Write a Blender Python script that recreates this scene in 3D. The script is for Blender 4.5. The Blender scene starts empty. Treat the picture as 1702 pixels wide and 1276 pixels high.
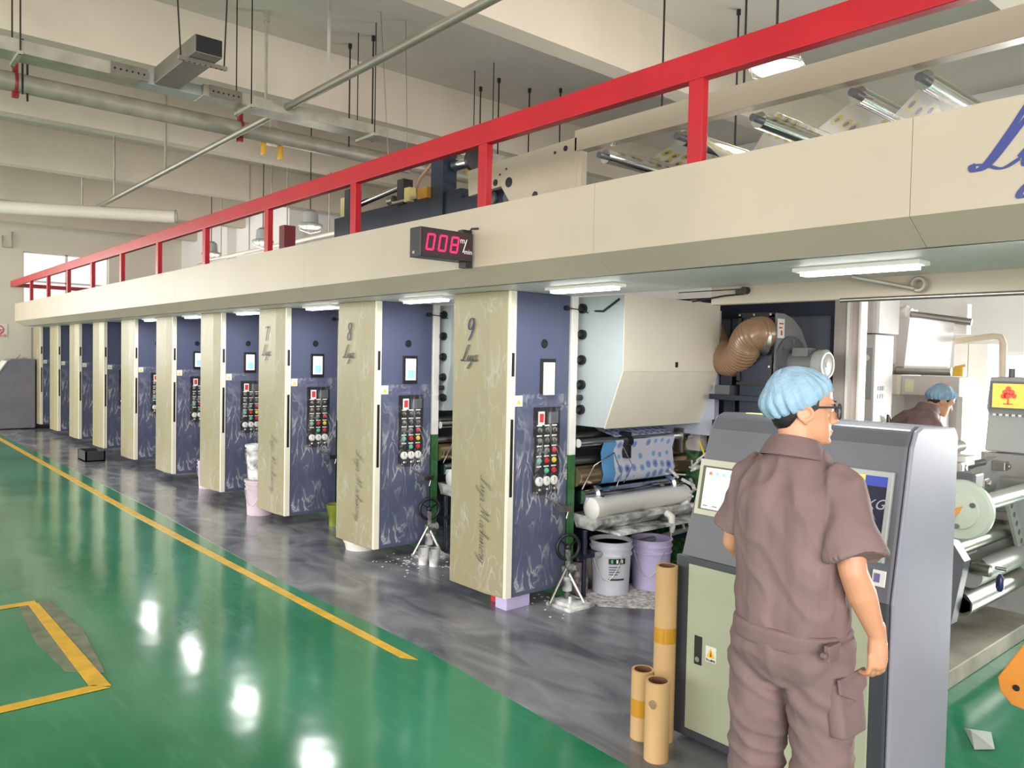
import bpy, math, random
from mathutils import Vector, Matrix, noise
random.seed(7)
S = bpy.context.scene
COL = S.collection
V = Vector
pi = math.pi

# ------------------------------------------------------------------ camera
F_PX, YAW, PITCH, ROLL, CAMH = 1312.9, -.85473, .033725, -.020377, 1.75
fw = V((math.sin(YAW)*math.cos(PITCH), math.cos(YAW)*math.cos(PITCH), -math.sin(PITCH)))
r0 = V((math.cos(YAW), -math.sin(YAW), 0)); d0 = fw.cross(r0)
rt = math.cos(ROLL)*r0 + math.sin(ROLL)*d0
dn = -math.sin(ROLL)*r0 + math.cos(ROLL)*d0
cam = bpy.data.cameras.new('camera'); cam.sensor_fit = 'HORIZONTAL'; cam.sensor_width = 36
cam.lens = F_PX/1702*36; cam.clip_start = .05; cam.clip_end = 200
camo = bpy.data.objects.new('camera', cam); COL.objects.link(camo)
m = Matrix((( rt.x, -dn.x, -fw.x, 0), (rt.y, -dn.y, -fw.y, 0), (rt.z, -dn.z, -fw.z, CAMH), (0, 0, 0, 1)))
camo.matrix_world = m
S.camera = camo
S.view_settings.view_transform = 'Standard'; S.view_settings.look = 'None'
S.view_settings.gamma = 1; S.view_settings.exposure = 0.05; S.view_settings.use_curve_mapping = False

# ------------------------------------------------------------------ world and large lights
w = bpy.data.worlds.new('world'); S.world = w; w.use_nodes = True
bg = w.node_tree.nodes['Background']; bg.inputs[0].default_value = (1, .97, .93, 1); bg.inputs[1].default_value = 1.1

def area(name, loc, target, sx, sy, power, col=(1, .97, .92), spread=180):
    l = bpy.data.lights.new(name, 'AREA'); l.shape = 'RECTANGLE'; l.size = sx; l.size_y = sy; l.energy = power; l.color = col; l.spread = math.radians(spread)
    o = bpy.data.objects.new(name, l); COL.objects.link(o); o.location = loc
    o.rotation_euler = (V(target)-V(loc)).to_track_quat('-Z', 'Y').to_euler()
    return o
# daylight through the big openings of the hall, and one added far aisle panel
area('window_fill_light_aisle', (-7, -7.5, 2.6), (-8, 1.5, -.5), 14, 3.5, 360, (1, .96, .92), 105)
area('window_fill_light_aisle', (-17, -7.5, 2.6), (-16, 3, .8), 6, 3.5, 270, (1, .97, .94), 100)  # extra panel added to brighten the far wall and far cabinets
area('window_light_entrance', (4.8, -2.5, 2.6), (-5.5, 2, 3.6), 6, 3.6, 430, (1, .95, .9), 120)
area('window_light_far_wall', (-20.4, -1.5, 2.6), (-10, 1.5, 0.5), 4, 2.5, 260)
area('window_light_rear', (-1.75, 10.64, 1.31), (-2.2, 6, .6), 3.8, 1.2, 420, (1, .98, .97), 120)

# ------------------------------------------------------------------ materials
def lin(c):
    o = []
    for v in c[:3]:
        v = v/255; o.append(v/12.92 if v <= .04045 else ((v+.055)/1.055)**2.4)
    return (*o, 1)
MATS = {}
def mat(name, col, rough=.5, metal=0, var=.08, scale=3, bump=0, bscale=60, stretch=(1, 1, 1), emit=0, alpha=1, trans=0, coat=0, spec=.5):
    if name in MATS: return MATS[name]
    M = bpy.data.materials.new(name); M.use_nodes = True; nt = M.node_tree; N = nt.nodes; L = nt.links
    b = N['Principled BSDF']; c = lin(col)
    b.inputs['Roughness'].default_value = rough; b.inputs['Metallic'].default_value = metal
    b.inputs['Specular IOR Level'].default_value = spec
    if coat: b.inputs['Coat Weight'].default_value = coat; b.inputs['Coat Roughness'].default_value = .08
    if trans: b.inputs['Transmission Weight'].default_value = trans
    if alpha < 1: b.inputs['Alpha'].default_value = alpha
    tc = N.new('ShaderNodeTexCoord'); mp = N.new('ShaderNodeMapping'); mp.inputs['Scale'].default_value = stretch
    L.new(tc.outputs['Object'], mp.inputs[0])
    n = N.new('ShaderNodeTexNoise'); n.inputs['Scale'].default_value = scale; n.inputs['Detail'].default_value = 5
    L.new(mp.outputs[0], n.inputs['Vector'])
    r = N.new('ShaderNodeValToRGB'); e = r.color_ramp.elements
    e[0].position = .3; e[1].position = .7
    e[0].color = tuple(max(0, x*(1-var*2)) for x in c[:3])+(1,); e[1].color = tuple(min(1, x*(1+var)) for x in c[:3])+(1,)
    L.new(n.outputs[0], r.inputs[0]); L.new(r.outputs[0], b.inputs['Base Color'])
    if emit:
        L.new(r.outputs[0], b.inputs['Emission Color']); b.inputs['Emission Strength'].default_value = emit
    if bump:
        n2 = N.new('ShaderNodeTexNoise'); n2.inputs['Scale'].default_value = bscale; n2.inputs['Detail'].default_value = 4
        L.new(mp.outputs[0], n2.inputs['Vector'])
        bu = N.new('ShaderNodeBump'); bu.inputs['Strength'].default_value = bump; bu.inputs['Distance'].default_value = .01
        L.new(n2.outputs[0], bu.inputs['Height']); L.new(bu.outputs[0], b.inputs['Normal'])
    MATS[name] = M
    return M

def film_material(k=1.0, nm='wrinkled_plastic_film'):
    M = bpy.data.materials.new(nm); M.use_nodes = True; nt = M.node_tree; N = nt.nodes; L = nt.links
    b = N['Principled BSDF']; b.inputs['Base Color'].default_value = (.8, .82, .85, 1); b.inputs['Roughness'].default_value = .18
    tc = N.new('ShaderNodeTexCoord'); mp = N.new('ShaderNodeMapping'); mp.inputs['Scale'].default_value = (3, 3.2, 1.1); mp.inputs['Rotation'].default_value = (.5, .2, .3)
    L.new(tc.outputs['Object'], mp.inputs[0])
    n = N.new('ShaderNodeTexNoise'); n.inputs['Scale'].default_value = 2.6; n.inputs['Detail'].default_value = 6; n.inputs['Distortion'].default_value = 1.2
    L.new(mp.outputs[0], n.inputs['Vector'])
    r = N.new('ShaderNodeValToRGB'); cr = r.color_ramp
    cr.elements[0].position = .465; cr.elements[0].color = (.06, .06, .06, 1)
    cr.elements[1].position = .5; cr.elements[1].color = (.75, .75, .75, 1)
    q = cr.elements.new(.535); q.color = (.08, .08, .08, 1)
    L.new(n.outputs[0], r.inputs[0])
    # wrinkle lines come and go in patches
    n3 = N.new('ShaderNodeTexNoise'); n3.inputs['Scale'].default_value = 3.2; L.new(tc.outputs['Object'], n3.inputs['Vector'])
    r3 = N.new('ShaderNodeValToRGB'); r3.color_ramp.elements[0].position = .42; r3.color_ramp.elements[1].position = .66
    r3.color_ramp.elements[0].color = (.12, .12, .12, 1)
    L.new(n3.outputs[0], r3.inputs[0])
    mu = N.new('ShaderNodeMath'); mu.operation = 'MULTIPLY'; L.new(r.outputs[0], mu.inputs[0]); L.new(r3.outputs[0], mu.inputs[1])
    m2 = N.new('ShaderNodeMath'); m2.operation = 'MULTIPLY'; m2.inputs[1].default_value = k; L.new(mu.outputs[0], m2.inputs[0]); L.new(m2.outputs[0], b.inputs['Alpha'])
    bu = N.new('ShaderNodeBump'); bu.inputs['Strength'].default_value = .8; bu.inputs['Distance'].default_value = .03
    L.new(n.outputs[0], bu.inputs['Height']); L.new(bu.outputs[0], b.inputs['Normal'])
    MATS['film'] = M; return M

def floor_material():
    M = bpy.data.materials.new('green_epoxy'); M.use_nodes = True; nt = M.node_tree; N = nt.nodes; L = nt.links
    b = N['Principled BSDF']; b.inputs['Roughness'].default_value = .13; b.inputs['Specular IOR Level'].default_value = .6
    tc = N.new('ShaderNodeTexCoord')
    n = N.new('ShaderNodeTexNoise'); n.inputs['Scale'].default_value = .8; n.inputs['Detail'].default_value = 7; L.new(tc.outputs['Object'], n.inputs['Vector'])
    r = N.new('ShaderNodeValToRGB'); e = r.color_ramp.elements; e[0].position = .35; e[1].position = .72
    e[0].color = lin((22, 116, 76)); e[1].color = lin((60, 146, 108)); L.new(n.outputs[0], r.inputs[0])
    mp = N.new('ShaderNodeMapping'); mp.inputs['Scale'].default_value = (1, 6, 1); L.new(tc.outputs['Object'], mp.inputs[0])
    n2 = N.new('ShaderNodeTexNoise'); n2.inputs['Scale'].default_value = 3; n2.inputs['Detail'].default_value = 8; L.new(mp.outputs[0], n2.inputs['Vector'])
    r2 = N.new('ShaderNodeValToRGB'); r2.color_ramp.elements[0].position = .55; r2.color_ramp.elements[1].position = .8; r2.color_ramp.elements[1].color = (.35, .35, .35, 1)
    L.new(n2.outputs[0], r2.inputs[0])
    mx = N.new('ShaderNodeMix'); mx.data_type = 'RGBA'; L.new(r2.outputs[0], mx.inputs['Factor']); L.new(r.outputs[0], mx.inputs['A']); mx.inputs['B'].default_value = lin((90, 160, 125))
    L.new(mx.outputs['Result'], b.inputs['Base Color'])
    n3 = N.new('ShaderNodeTexNoise'); n3.inputs['Scale'].default_value = 2.2; n3.inputs['Detail'].default_value = 2; L.new(tc.outputs['Object'], n3.inputs['Vector'])
    bu = N.new('ShaderNodeBump'); bu.inputs['Strength'].default_value = .12; bu.inputs['Distance'].default_value = .03; L.new(n3.outputs[0], bu.inputs['Height']); L.new(bu.outputs[0], b.inputs['Normal'])
    return M

def grey_floor_material():
    M = bpy.data.materials.new('grey_epoxy'); M.use_nodes = True; nt = M.node_tree; N = nt.nodes; L = nt.links
    b = N['Principled BSDF']; b.inputs['Specular IOR Level'].default_value = .5
    tc = N.new('ShaderNodeTexCoord'); mp = N.new('ShaderNodeMapping'); mp.inputs['Scale'].default_value = (1, 2.2, 1); mp.inputs['Rotation'].default_value = (0, 0, .5); L.new(tc.outputs['Object'], mp.inputs[0])
    n = N.new('ShaderNodeTexNoise'); n.inputs['Scale'].default_value = 1.6; n.inputs['Detail'].default_value = 9; n.inputs['Distortion'].default_value = .8; L.new(mp.outputs[0], n.inputs['Vector'])
    r = N.new('ShaderNodeValToRGB'); e = r.color_ramp.elements; e[0].position = .36; e[1].position = .72
    e[0].color = lin((88, 90, 98)); e[1].color = lin((150, 151, 157)); L.new(n.outputs[0], r.inputs[0]); L.new(r.outputs[0], b.inputs['Base Color'])
    r2 = N.new('ShaderNodeValToRGB'); r2.color_ramp.elements[0].color = (.1, .1, .1, 1); r2.color_ramp.elements[1].color = (.32, .32, .32, 1); L.new(n.outputs[0], r2.inputs[0]); L.new(r2.outputs[0], b.inputs['Roughness'])
    n3 = N.new('ShaderNodeTexNoise'); n3.inputs['Scale'].default_value = 2.5; L.new(tc.outputs['Object'], n3.inputs['Vector'])
    bu = N.new('ShaderNodeBump'); bu.inputs['Strength'].default_value = .1; bu.inputs['Distance'].default_value = .03; L.new(n3.outputs[0], bu.inputs['Height']); L.new(bu.outputs[0], b.inputs['Normal'])
    return M

def print_material():
    """printed film: rows of small packs in blue, violet, yellow"""
    M = bpy.data.materials.new('printed_film'); M.use_nodes = True; nt = M.node_tree; N = nt.nodes; L = nt.links
    b = N['Principled BSDF']; b.inputs['Roughness'].default_value = .25
    tc = N.new('ShaderNodeTexCoord')
    vo = N.new('ShaderNodeTexVoronoi'); vo.inputs['Scale'].default_value = 12; vo.inputs['Randomness'].default_value = .25; L.new(tc.outputs['Object'], vo.inputs['Vector'])
    r = N.new('ShaderNodeValToRGB'); cr = r.color_ramp; cr.interpolation = 'CONSTANT'
    cr.elements[0].position = 0; cr.elements[0].color = lin((235, 225, 90)); cr.elements[1].position = .16; cr.elements[1].color = lin((86, 96, 176))
    for p, c in ((.26, (150, 140, 200)), (.36, (130, 180, 226)), (.46, (214, 214, 232))):
        q = cr.elements.new(p); q.color = lin(c)
    L.new(vo.outputs['Distance'], r.inputs[0]); L.new(r.outputs[0], b.inputs['Base Color'])
    return M

def clear_print_material():
    M = bpy.data.materials.new('clear_printed_film'); M.use_nodes = True; nt = M.node_tree; N = nt.nodes; L = nt.links
    b = N['Principled BSDF']; b.inputs['Roughness'].default_value = .15
    tc = N.new('ShaderNodeTexCoord')
    vo = N.new('ShaderNodeTexVoronoi'); vo.inputs['Scale'].default_value = 11; vo.inputs['Randomness'].default_value = .35; L.new(tc.outputs['Object'], vo.inputs['Vector'])
    r = N.new('ShaderNodeValToRGB'); cr = r.color_ramp; cr.interpolation = 'CONSTANT'
    cr.elements[0].position = 0; cr.elements[0].color = lin((60, 60, 110)); cr.elements[1].position = .22; cr.elements[1].color = lin((176, 156, 70))
    q = cr.elements.new(.42); q.color = lin((200, 195, 185))
    L.new(vo.outputs['Distance'], r.inputs[0]); L.new(r.outputs[0], b.inputs['Base Color'])
    r2 = N.new('ShaderNodeValToRGB'); r2.color_ramp.interpolation = 'CONSTANT'; r2.color_ramp.elements[0].color = (.85, .85, .85, 1); r2.color_ramp.elements[1].position = .42; r2.color_ramp.elements[1].color = (.6, .6, .6, 1)
    L.new(vo.outputs['Distance'], r2.inputs[0]); L.new(r2.outputs[0], b.inputs['Alpha'])
    return M

beige = mat('beige_paint', (180, 168, 150), .42, var=.04, scale=1.2)
beige2 = mat('cream_cabinet_paint', (152, 143, 110), .38, var=.04, scale=2, bump=.12, bscale=14, stretch=(1, 1, .5))
trimw = mat('ivory_trim', (235, 230, 212), .4, var=.03)
blue = mat('slate_blue_paint', (84, 89, 116), .32, var=.05, scale=2)
console_grey = mat('console_dark_grey', (96, 98, 106), .35, var=.03)
console_side = mat('console_side_grey', (148, 149, 165), .4, var=.03)
console_trim = mat('charcoal_frame', (66, 70, 76), .4, var=.04)
sage = mat('sage_door', (172, 177, 152), .45, var=.03)
red = mat('red_paint', (176, 20, 36), .35, var=.06)
steel = mat('brushed_steel', (178, 175, 168), .34, 1, var=.06, scale=12)
chrome = mat('chrome', (225, 225, 225), .12, 1, var=.02)
galv = mat('galvanised', (168, 163, 150), .45, .25, var=.12, scale=6)
dark = mat('black_plastic', (28, 28, 32), .4, var=.05)
darkblue = mat('dark_navy_steel', (38, 46, 62), .35, .2, var=.1)
white = mat('white_paint', (232, 230, 224), .4, var=.03)
offw = mat('off_white_paint', (222, 214, 200), .5, var=.04, scale=1)
palebl = mat('pale_grey_blue_paint', (172, 182, 184), .45, var=.03)
green = mat('machine_green', (52, 104, 58), .4, var=.12, scale=20)
yellow = mat('yellow_line_paint', (232, 182, 40), .3, var=.12, scale=9)
gold = mat('copper_cylinder', (196, 172, 140), .22, .9, var=.08, scale=20)
lilac = mat('lilac_plastic', (200, 190, 228), .3, var=.05)
pail = mat('pale_pail', (212, 214, 226), .35, var=.06)
pinkpail = mat('pinkish_pail', (212, 196, 208), .35, var=.1)
card = mat('cardboard', (206, 168, 118), .7, var=.08, scale=6, stretch=(1, 1, .3))
card2 = mat('cardboard_inside', (120, 84, 58), .8)
tape = mat('amber_tape', (206, 150, 40), .25, var=.1)
skin = mat('skin', (208, 150, 118), .5, var=.05, scale=8)
cloth = mat('brown_work_cloth', (124, 101, 101), .8, var=.1, scale=5, bump=.25, bscale=260)
capm = mat('pale_blue_nonwoven', (146, 178, 204), .8, var=.08, scale=30, bump=.4, bscale=120)
hairm = mat('black_hair', (26, 22, 22), .55, var=.2, scale=60)
inkblue = mat('navy_ink', (38, 42, 84), .5)
ink = mat('dark_ink', (48, 50, 50), .5)
wh = mat('white_marking', (238, 238, 236), .5)
redm = mat('red_marking', (214, 52, 60), .45)
grnm = mat('green_button', (90, 190, 150), .4)
yelm = mat('yellow_marking', (240, 214, 60), .5)
orange = mat('orange_paint', (232, 150, 60), .5)
rubber = mat('dark_rubber', (46, 46, 48), .6)
stain = mat('ink_splashed_white', (225, 225, 222), .5, var=.45, scale=9, stretch=(1, 1, 1))
concrete = mat('painted_concrete', (208, 196, 180), .75, var=.04, scale=1.2, bump=.1, bscale=20)
slab = mat('ceiling_concrete', (202, 196, 186), .85, var=.05, scale=.8, bump=.1, bscale=12)
wallm = mat('wall_plaster', (226, 218, 204), .8, var=.03, scale=.7)
wall_l = mat('wall_plaster_light', (232, 230, 226), .8, var=.02, scale=.7)
brown_hose = mat('brown_pvc_hose', (140, 110, 84), .3, var=.08, coat=.3)
grey_mach = mat('machine_grey', (160, 164, 162), .42, var=.06)
grey_dk = mat('machine_dark_grey', (92, 94, 100), .4, var=.05)
dust = mat('dusty_steel_platform', (172, 168, 156), .6, .2, var=.2, scale=4)
palegreen = mat('pale_green_casting', (188, 198, 184), .4, var=.05)
glow = mat('lamp_tube_glow', (255, 252, 244), .4, var=0, emit=12)
ledred = mat('led_red', (255, 30, 90), .4, var=0, emit=1.6)
scrw = mat('screen_white', (232, 226, 226), .3, var=.01, emit=.55)
scrb = mat('screen_blue', (140, 190, 235), .3, var=0, emit=.6)
scrnavy = mat('screen_navy', (20, 24, 46), .3, var=.3, scale=5, emit=.3, spec=.2)
scrorange = mat('screen_orange', (250, 190, 70), .3, var=.03, emit=.6)
webm = bpy.data.materials.new('translucent_white_film'); webm.use_nodes = True
_n = webm.node_tree; _t = _n.nodes.new('ShaderNodeBsdfTranslucent'); _t.inputs[0].default_value = (.95, .95, .95, 1); _m = _n.nodes.new('ShaderNodeMixShader'); _m.inputs[0].default_value = .5
_n.nodes['Principled BSDF'].inputs['Base Color'].default_value = (.92, .92, .92, 1)
_n.links.new(_n.nodes['Principled BSDF'].outputs[0], _m.inputs[1]); _n.links.new(_t.outputs[0], _m.inputs[2]); _n.links.new(_m.outputs[0], _n.nodes['Material Output'].inputs[0])
glassm = mat('eyeglass_lens', (220, 230, 232), .05, alpha=.25)
film = film_material(.8); film2 = film_material(.4, 'thin_plastic_film'); printm = print_material(); cprint = clear_print_material()
floorm = floor_material(); gfloorm = grey_floor_material()

# ------------------------------------------------------------------ mesh builder
class MB:
    def __init__(s): s.v = []; s.f = []
    def add(s, vs, fs):
        b = len(s.v); s.v += [V(p) for p in vs]; s.f += [tuple(i+b for i in f) for f in fs]; return s
    def box(s, a, b, mtx=None):
        (x0, y0, z0), (x1, y1, z1) = a, b
        x0, x1 = sorted((x0, x1)); y0, y1 = sorted((y0, y1)); z0, z1 = sorted((z0, z1))
        p = [V(q) for q in ((x0,y0,z0),(x1,y0,z0),(x1,y1,z0),(x0,y1,z0),(x0,y0,z1),(x1,y0,z1),(x1,y1,z1),(x0,y1,z1))]
        if mtx: p = [mtx @ q for q in p]
        return s.add(p, [(0,3,2,1),(4,5,6,7),(0,1,5,4),(1,2,6,5),(2,3,7,6),(3,0,4,7)])
    def rbox(s, a, b, r=.01, n=2):          # box rounded on its vertical edges
        (x0, y0, z0), (x1, y1, z1) = a, b
        P = []
        for cx, cy, a0 in ((x1-r, y1-r, 0), (x0+r, y1-r, pi/2), (x0+r, y0+r, pi), (x1-r, y0+r, 1.5*pi)):
            for i in range(n+1):
                t = a0+i*pi/2/n; P.append((cx+r*math.cos(t), cy+r*math.sin(t)))
        return s.prism(P, 'z', z0, z1)
    def prism(s, P, ax, a, b):               # P: 2d polygon ccw in the plane perpendicular to ax
        def mk(p, t): return {'z': (p[0], p[1], t), 'x': (t, p[0], p[1]), 'y': (p[0], t, p[1])}[ax]
        n = len(P); vs = [mk(p, a) for p in P]+[mk(p, b) for p in P]
        fs = [tuple(range(n-1, -1, -1)), tuple(range(n, 2*n))]+[(i, (i+1) % n, n+(i+1) % n, n+i) for i in range(n)]
        return s.add(vs, fs)
    def rings(s, R, cap=True, closed=True):
        n = len(R[0]); base = []
        vs = [p for r in R for p in r]; fs = []
        for j in range(len(R)-1):
            for i in range(n if closed else n-1):
                fs.append((j*n+i, j*n+(i+1) % n, (j+1)*n+(i+1) % n, (j+1)*n+i))
        if cap and closed: fs.append(tuple(range(n-1, -1, -1))); fs.append(tuple((len(R)-1)*n+i for i in range(n)))
        return s.add(vs, fs)
    def cyl(s, p, q, r, r2=None, n=16, cap=True):
        return s.tube([p, q], [r, r if r2 is None else r2], n, cap)
    def tube(s, pts, rad, n=10, cap=True, round_=False):
        pts = [V(p) for p in pts]
        if not isinstance(rad, (list, tuple)): rad = [rad]*len(pts)
        rad = list(rad)
        if round_:
            d = (pts[0]-pts[1]).normalized(); e = (pts[-1]-pts[-2]).normalized(); a, b = rad[0], rad[-1]
            pre = [pts[0]+d*a*k for k in (.95, .7, .4)]; post = [pts[-1]+e*b*k for k in (.4, .7, .95)]
            rr = [a*math.sqrt(max(0, 1-k*k)) for k in (.95, .7, .4)]; rq = [b*math.sqrt(max(0, 1-k*k)) for k in (.4, .7, .95)]
            pts = pre+pts+post; rad = rr+rad+rq
        R = []; up = None
        for i, p in enumerate(pts):
            t = (pts[min(i+1, len(pts)-1)]-pts[max(i-1, 0)]).normalized()
            if up is None:
                up = V((0, 0, 1)) if abs(t.z) < .9 else V((1, 0, 0))
            a = t.cross(up)
            if a.length < 1e-5: a = t.cross(V((0, 1, 0)))
            a.normalize(); b = a.cross(t).normalized(); up = b
            R.append([p+(a*math.cos(k*2*pi/n)+b*math.sin(k*2*pi/n))*rad[i] for k in range(n)])
        return s.rings(R, cap)
    def lathe(s, prof, c, ax=(0, 0, 1), n=24, cap=True):   # prof: (r, h) along ax from c
        ax = V(ax).normalized(); u = V((1, 0, 0)) if abs(ax.x) < .9 else V((0, 1, 0)); a = ax.cross(u).normalized(); b = ax.cross(a)
        c = V(c)
        return s.rings([[c+ax*h+(a*math.cos(k*2*pi/n)+b*math.sin(k*2*pi/n))*max(r, 1e-4) for k in range(n)] for r, h in prof], cap)
    def ell(s, c, r, n=14, m=9, mtx=None):
        c = V(c); R = []
        for j in range(m+1):
            t = pi*(j+.001)/(m+.002)
            ring = [V((r[0]*math.sin(t)*math.cos(k*2*pi/n), r[1]*math.sin(t)*math.sin(k*2*pi/n), -r[2]*math.cos(t))) for k in range(n)]
            if mtx: ring = [mtx @ q for q in ring]
            R.append([c+q for q in ring])
        return s.rings(R)
    def quad(s, a, b, c, d): return s.add([a, b, c, d], [(0, 1, 2, 3)])
    def torus(s, c, ax, R, r, n=24, m=8):
        ax = V(ax).normalized(); u = V((1, 0, 0)) if abs(ax.x) < .9 else V((0, 1, 0)); a = ax.cross(u).normalized(); b = ax.cross(a); c = V(c)
        vs = []; fs = []
        for i in range(n):
            t = i*2*pi/n; d = a*math.cos(t)+b*math.sin(t)
            for j in range(m):
                q = j*2*pi/m; vs.append(c+d*(R+r*math.cos(q))+ax*r*math.sin(q))
        for i in range(n):
            for j in range(m): fs.append((i*m+j, i*m+(j+1) % m, ((i+1) % n)*m+(j+1) % m, ((i+1) % n)*m+j))
        return s.add(vs, fs)
    def xf(s, mtx): s.v = [mtx @ p for p in s.v]; return s
    def merge(s, o): return s.add(o.v, o.f)
    def islands(s):
        par = list(range(len(s.v)))
        def fd(i):
            while par[i] != i: par[i] = par[par[i]]; i = par[i]
            return i
        for f in s.f:
            for i in f[1:]: par[fd(i)] = fd(f[0])
        g = {}
        for f in s.f: g.setdefault(fd(f[0]), []).append(f)
        out = []
        for fs in g.values():
            ids = sorted({i for f in fs for i in f}); mp = {i: k for k, i in enumerate(ids)}
            o = MB(); o.v = [s.v[i] for i in ids]; o.f = [tuple(mp[i] for i in f) for f in fs]; out.append(o)
        return out
    def each(s, name, m, parent, smooth=None, bevel=0):      # every separate piece becomes a part of its own
        return [o.build(name, m, parent, smooth, bevel) for o in s.islands()]
    def build(s, name, m, parent=None, smooth=None, bevel=0, org=None):
        me = bpy.data.meshes.new(name)
        off = wloc(parent) if parent else (V(org) if org is not None else V((0, 0, 0)))
        me.from_pydata([tuple(p-off) for p in s.v], [], s.f); me.update()
        me.materials.append(m)
        if smooth is not None:
            me.shade_smooth()
            me.set_sharp_from_angle(angle=math.radians(smooth))
        o = bpy.data.objects.new(name, me); COL.objects.link(o)
        if parent: o.parent = parent; o['_w'] = tuple(off)
        else: o.location = off; o['_w'] = tuple(off)
        if bevel:
            bv = o.modifiers.new('bevel', 'BEVEL'); bv.width = bevel; bv.segments = 2; bv.limit_method = 'ANGLE'
        return o
def wloc(o): return V(o['_w'])
def thing(name, label, cat, loc=(0, 0, 0), group=None):
    o = bpy.data.objects.new(name, None); COL.objects.link(o); o.location = loc; o['_w'] = tuple(loc); o.empty_display_size = .1
    return tag(o, label, cat, group)
def tag(o, label, cat, group=None):
    o['label'] = label; o['category'] = cat
    if group: o['group'] = group
    return o
def struct(o): o['kind'] = 'structure'; return o
def kids(o): return [c for c in list(COL.objects) if c.parent == o]
def copy_thing(o, delta, label, group=None, skip=()):
    c = o.copy(); COL.objects.link(c); c.location = o.location+V(delta); c['_w'] = tuple(wloc(o)+V(delta)); c['label'] = label
    if group: c['group'] = group
    def rec(a, b):
        for ch in kids(a):
            if ch.name.split('.')[0] in skip: continue
            d = ch.copy(); COL.objects.link(d); d.parent = b; d['_w'] = tuple(wloc(ch)+V(delta)); rec(ch, d)
    rec(o, c); return c

def text(s, org, u, v, size, m, name, parent, depth=.0015, slant=0, align='LEFT'):
    """lettering in the plane of u (reading direction) and v (up)"""
    cu = bpy.data.curves.new('t', 'FONT'); cu.body = s; cu.size = 1; cu.align_x = align; cu.extrude = .001; cu.shear = slant; cu.resolution_u = 3
    t = bpy.data.objects.new('t', cu); COL.objects.link(t)
    bpy.context.view_layer.update(); dg = bpy.context.evaluated_depsgraph_get(); me = bpy.data.meshes.new_from_object(t.evaluated_get(dg))
    u = V(u).normalized(); v = V(v).normalized(); nrm = u.cross(v)
    mb = MB(); mb.add([V(org)+u*p.co.x*size+v*p.co.y*size+nrm*(p.co.z+.001)*depth*400 for p in me.vertices], [tuple(p.vertices) for p in me.polygons])
    bpy.data.objects.remove(t); bpy.data.curves.remove(cu); bpy.data.meshes.remove(me)
    return mb.build(name, m, parent)

# script handwriting: strokes in a unit box (x, y), y up, baseline 0, x-height .4
GL = {
 'L': (.62, [[(.0,.12),(.1,.02),(.26,.1),(.42,.6),(.56,.95),(.5,1.02),(.38,.9),(.3,.5),(.2,.12),(.08,.02),(.02,.1),(.2,.08),(.45,0),(.62,.1)]]),
 'M': (.95, [[(-.05,.1),(.05,.0),(.2,.35),(.34,.9),(.36,.6),(.36,.1),(.5,.5),(.68,.95),(.68,.6),(.66,.1),(.75,0),(.9,.12)]]),
 'i': (.24, [[(-.02,.12),(.1,.38),(.07,.1),(.13,0),(.24,.14)], [(.15,.55),(.17,.57)]]),
 'y': (.36, [[(-.02,.14),(.08,.38),(.06,.1),(.14,.02),(.24,.14),(.3,.38),(.22,-.1),(.1,-.4),(0,-.42),(.02,-.28),(.2,-.08),(.38,.12)]]),
 'a': (.38, [[(.28,.34),(.16,.4),(.04,.24),(.04,.06),(.14,0),(.26,.16),(.3,.38),(.26,.1),(.3,0),(.4,.14)]]),
 'c': (.3, [[(.24,.32),(.16,.4),(.04,.24),(.05,.05),(.16,0),(.3,.14)]]),
 'h': (.38, [[(-.02,.14),(.14,.6),(.16,.9),(.08,.9),(.06,.4),(.03,0),(.1,.28),(.22,.4),(.26,.28),(.24,.05),(.3,0),(.38,.14)]]),
 'n': (.38, [[(-.02,.14),(.06,.38),(.03,0),(.1,.28),(.22,.4),(.26,.28),(.24,.05),(.3,0),(.38,.14)]]),
 'e': (.3, [[(-.02,.14),(.14,.2),(.22,.34),(.14,.4),(.05,.22),(.07,.04),(.16,0),(.3,.14)]]),
 'r': (.3, [[(-.02,.14),(.08,.42),(.12,.36),(.22,.36),(.18,.1),(.22,0),(.3,.14)]]),
 ' ': (.25, []),
 '9': (.5, [[(.42,.72),(.34,.96),(.14,.96),(.04,.72),(.1,.5),(.28,.5),(.42,.78),(.38,.45),(.26,.15),(.12,-.05)]]),
 '8': (.5, [[(.4,.88),(.26,1.0),(.1,.86),(.14,.66),(.34,.4),(.38,.14),(.22,0),(.06,.1),(.08,.32),(.3,.56),(.42,.78),(.38,.94)]]),
 '7': (.5, [[(.04,.86),(.14,.94),(.3,.9),(.44,.96),(.3,.5),(.2,0)]]),
 '6': (.5, [[(.38,.95),(.18,.75),(.08,.35),(.12,.08),(.26,0),(.38,.14),(.36,.38),(.22,.46),(.1,.3)]]),
}
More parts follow.
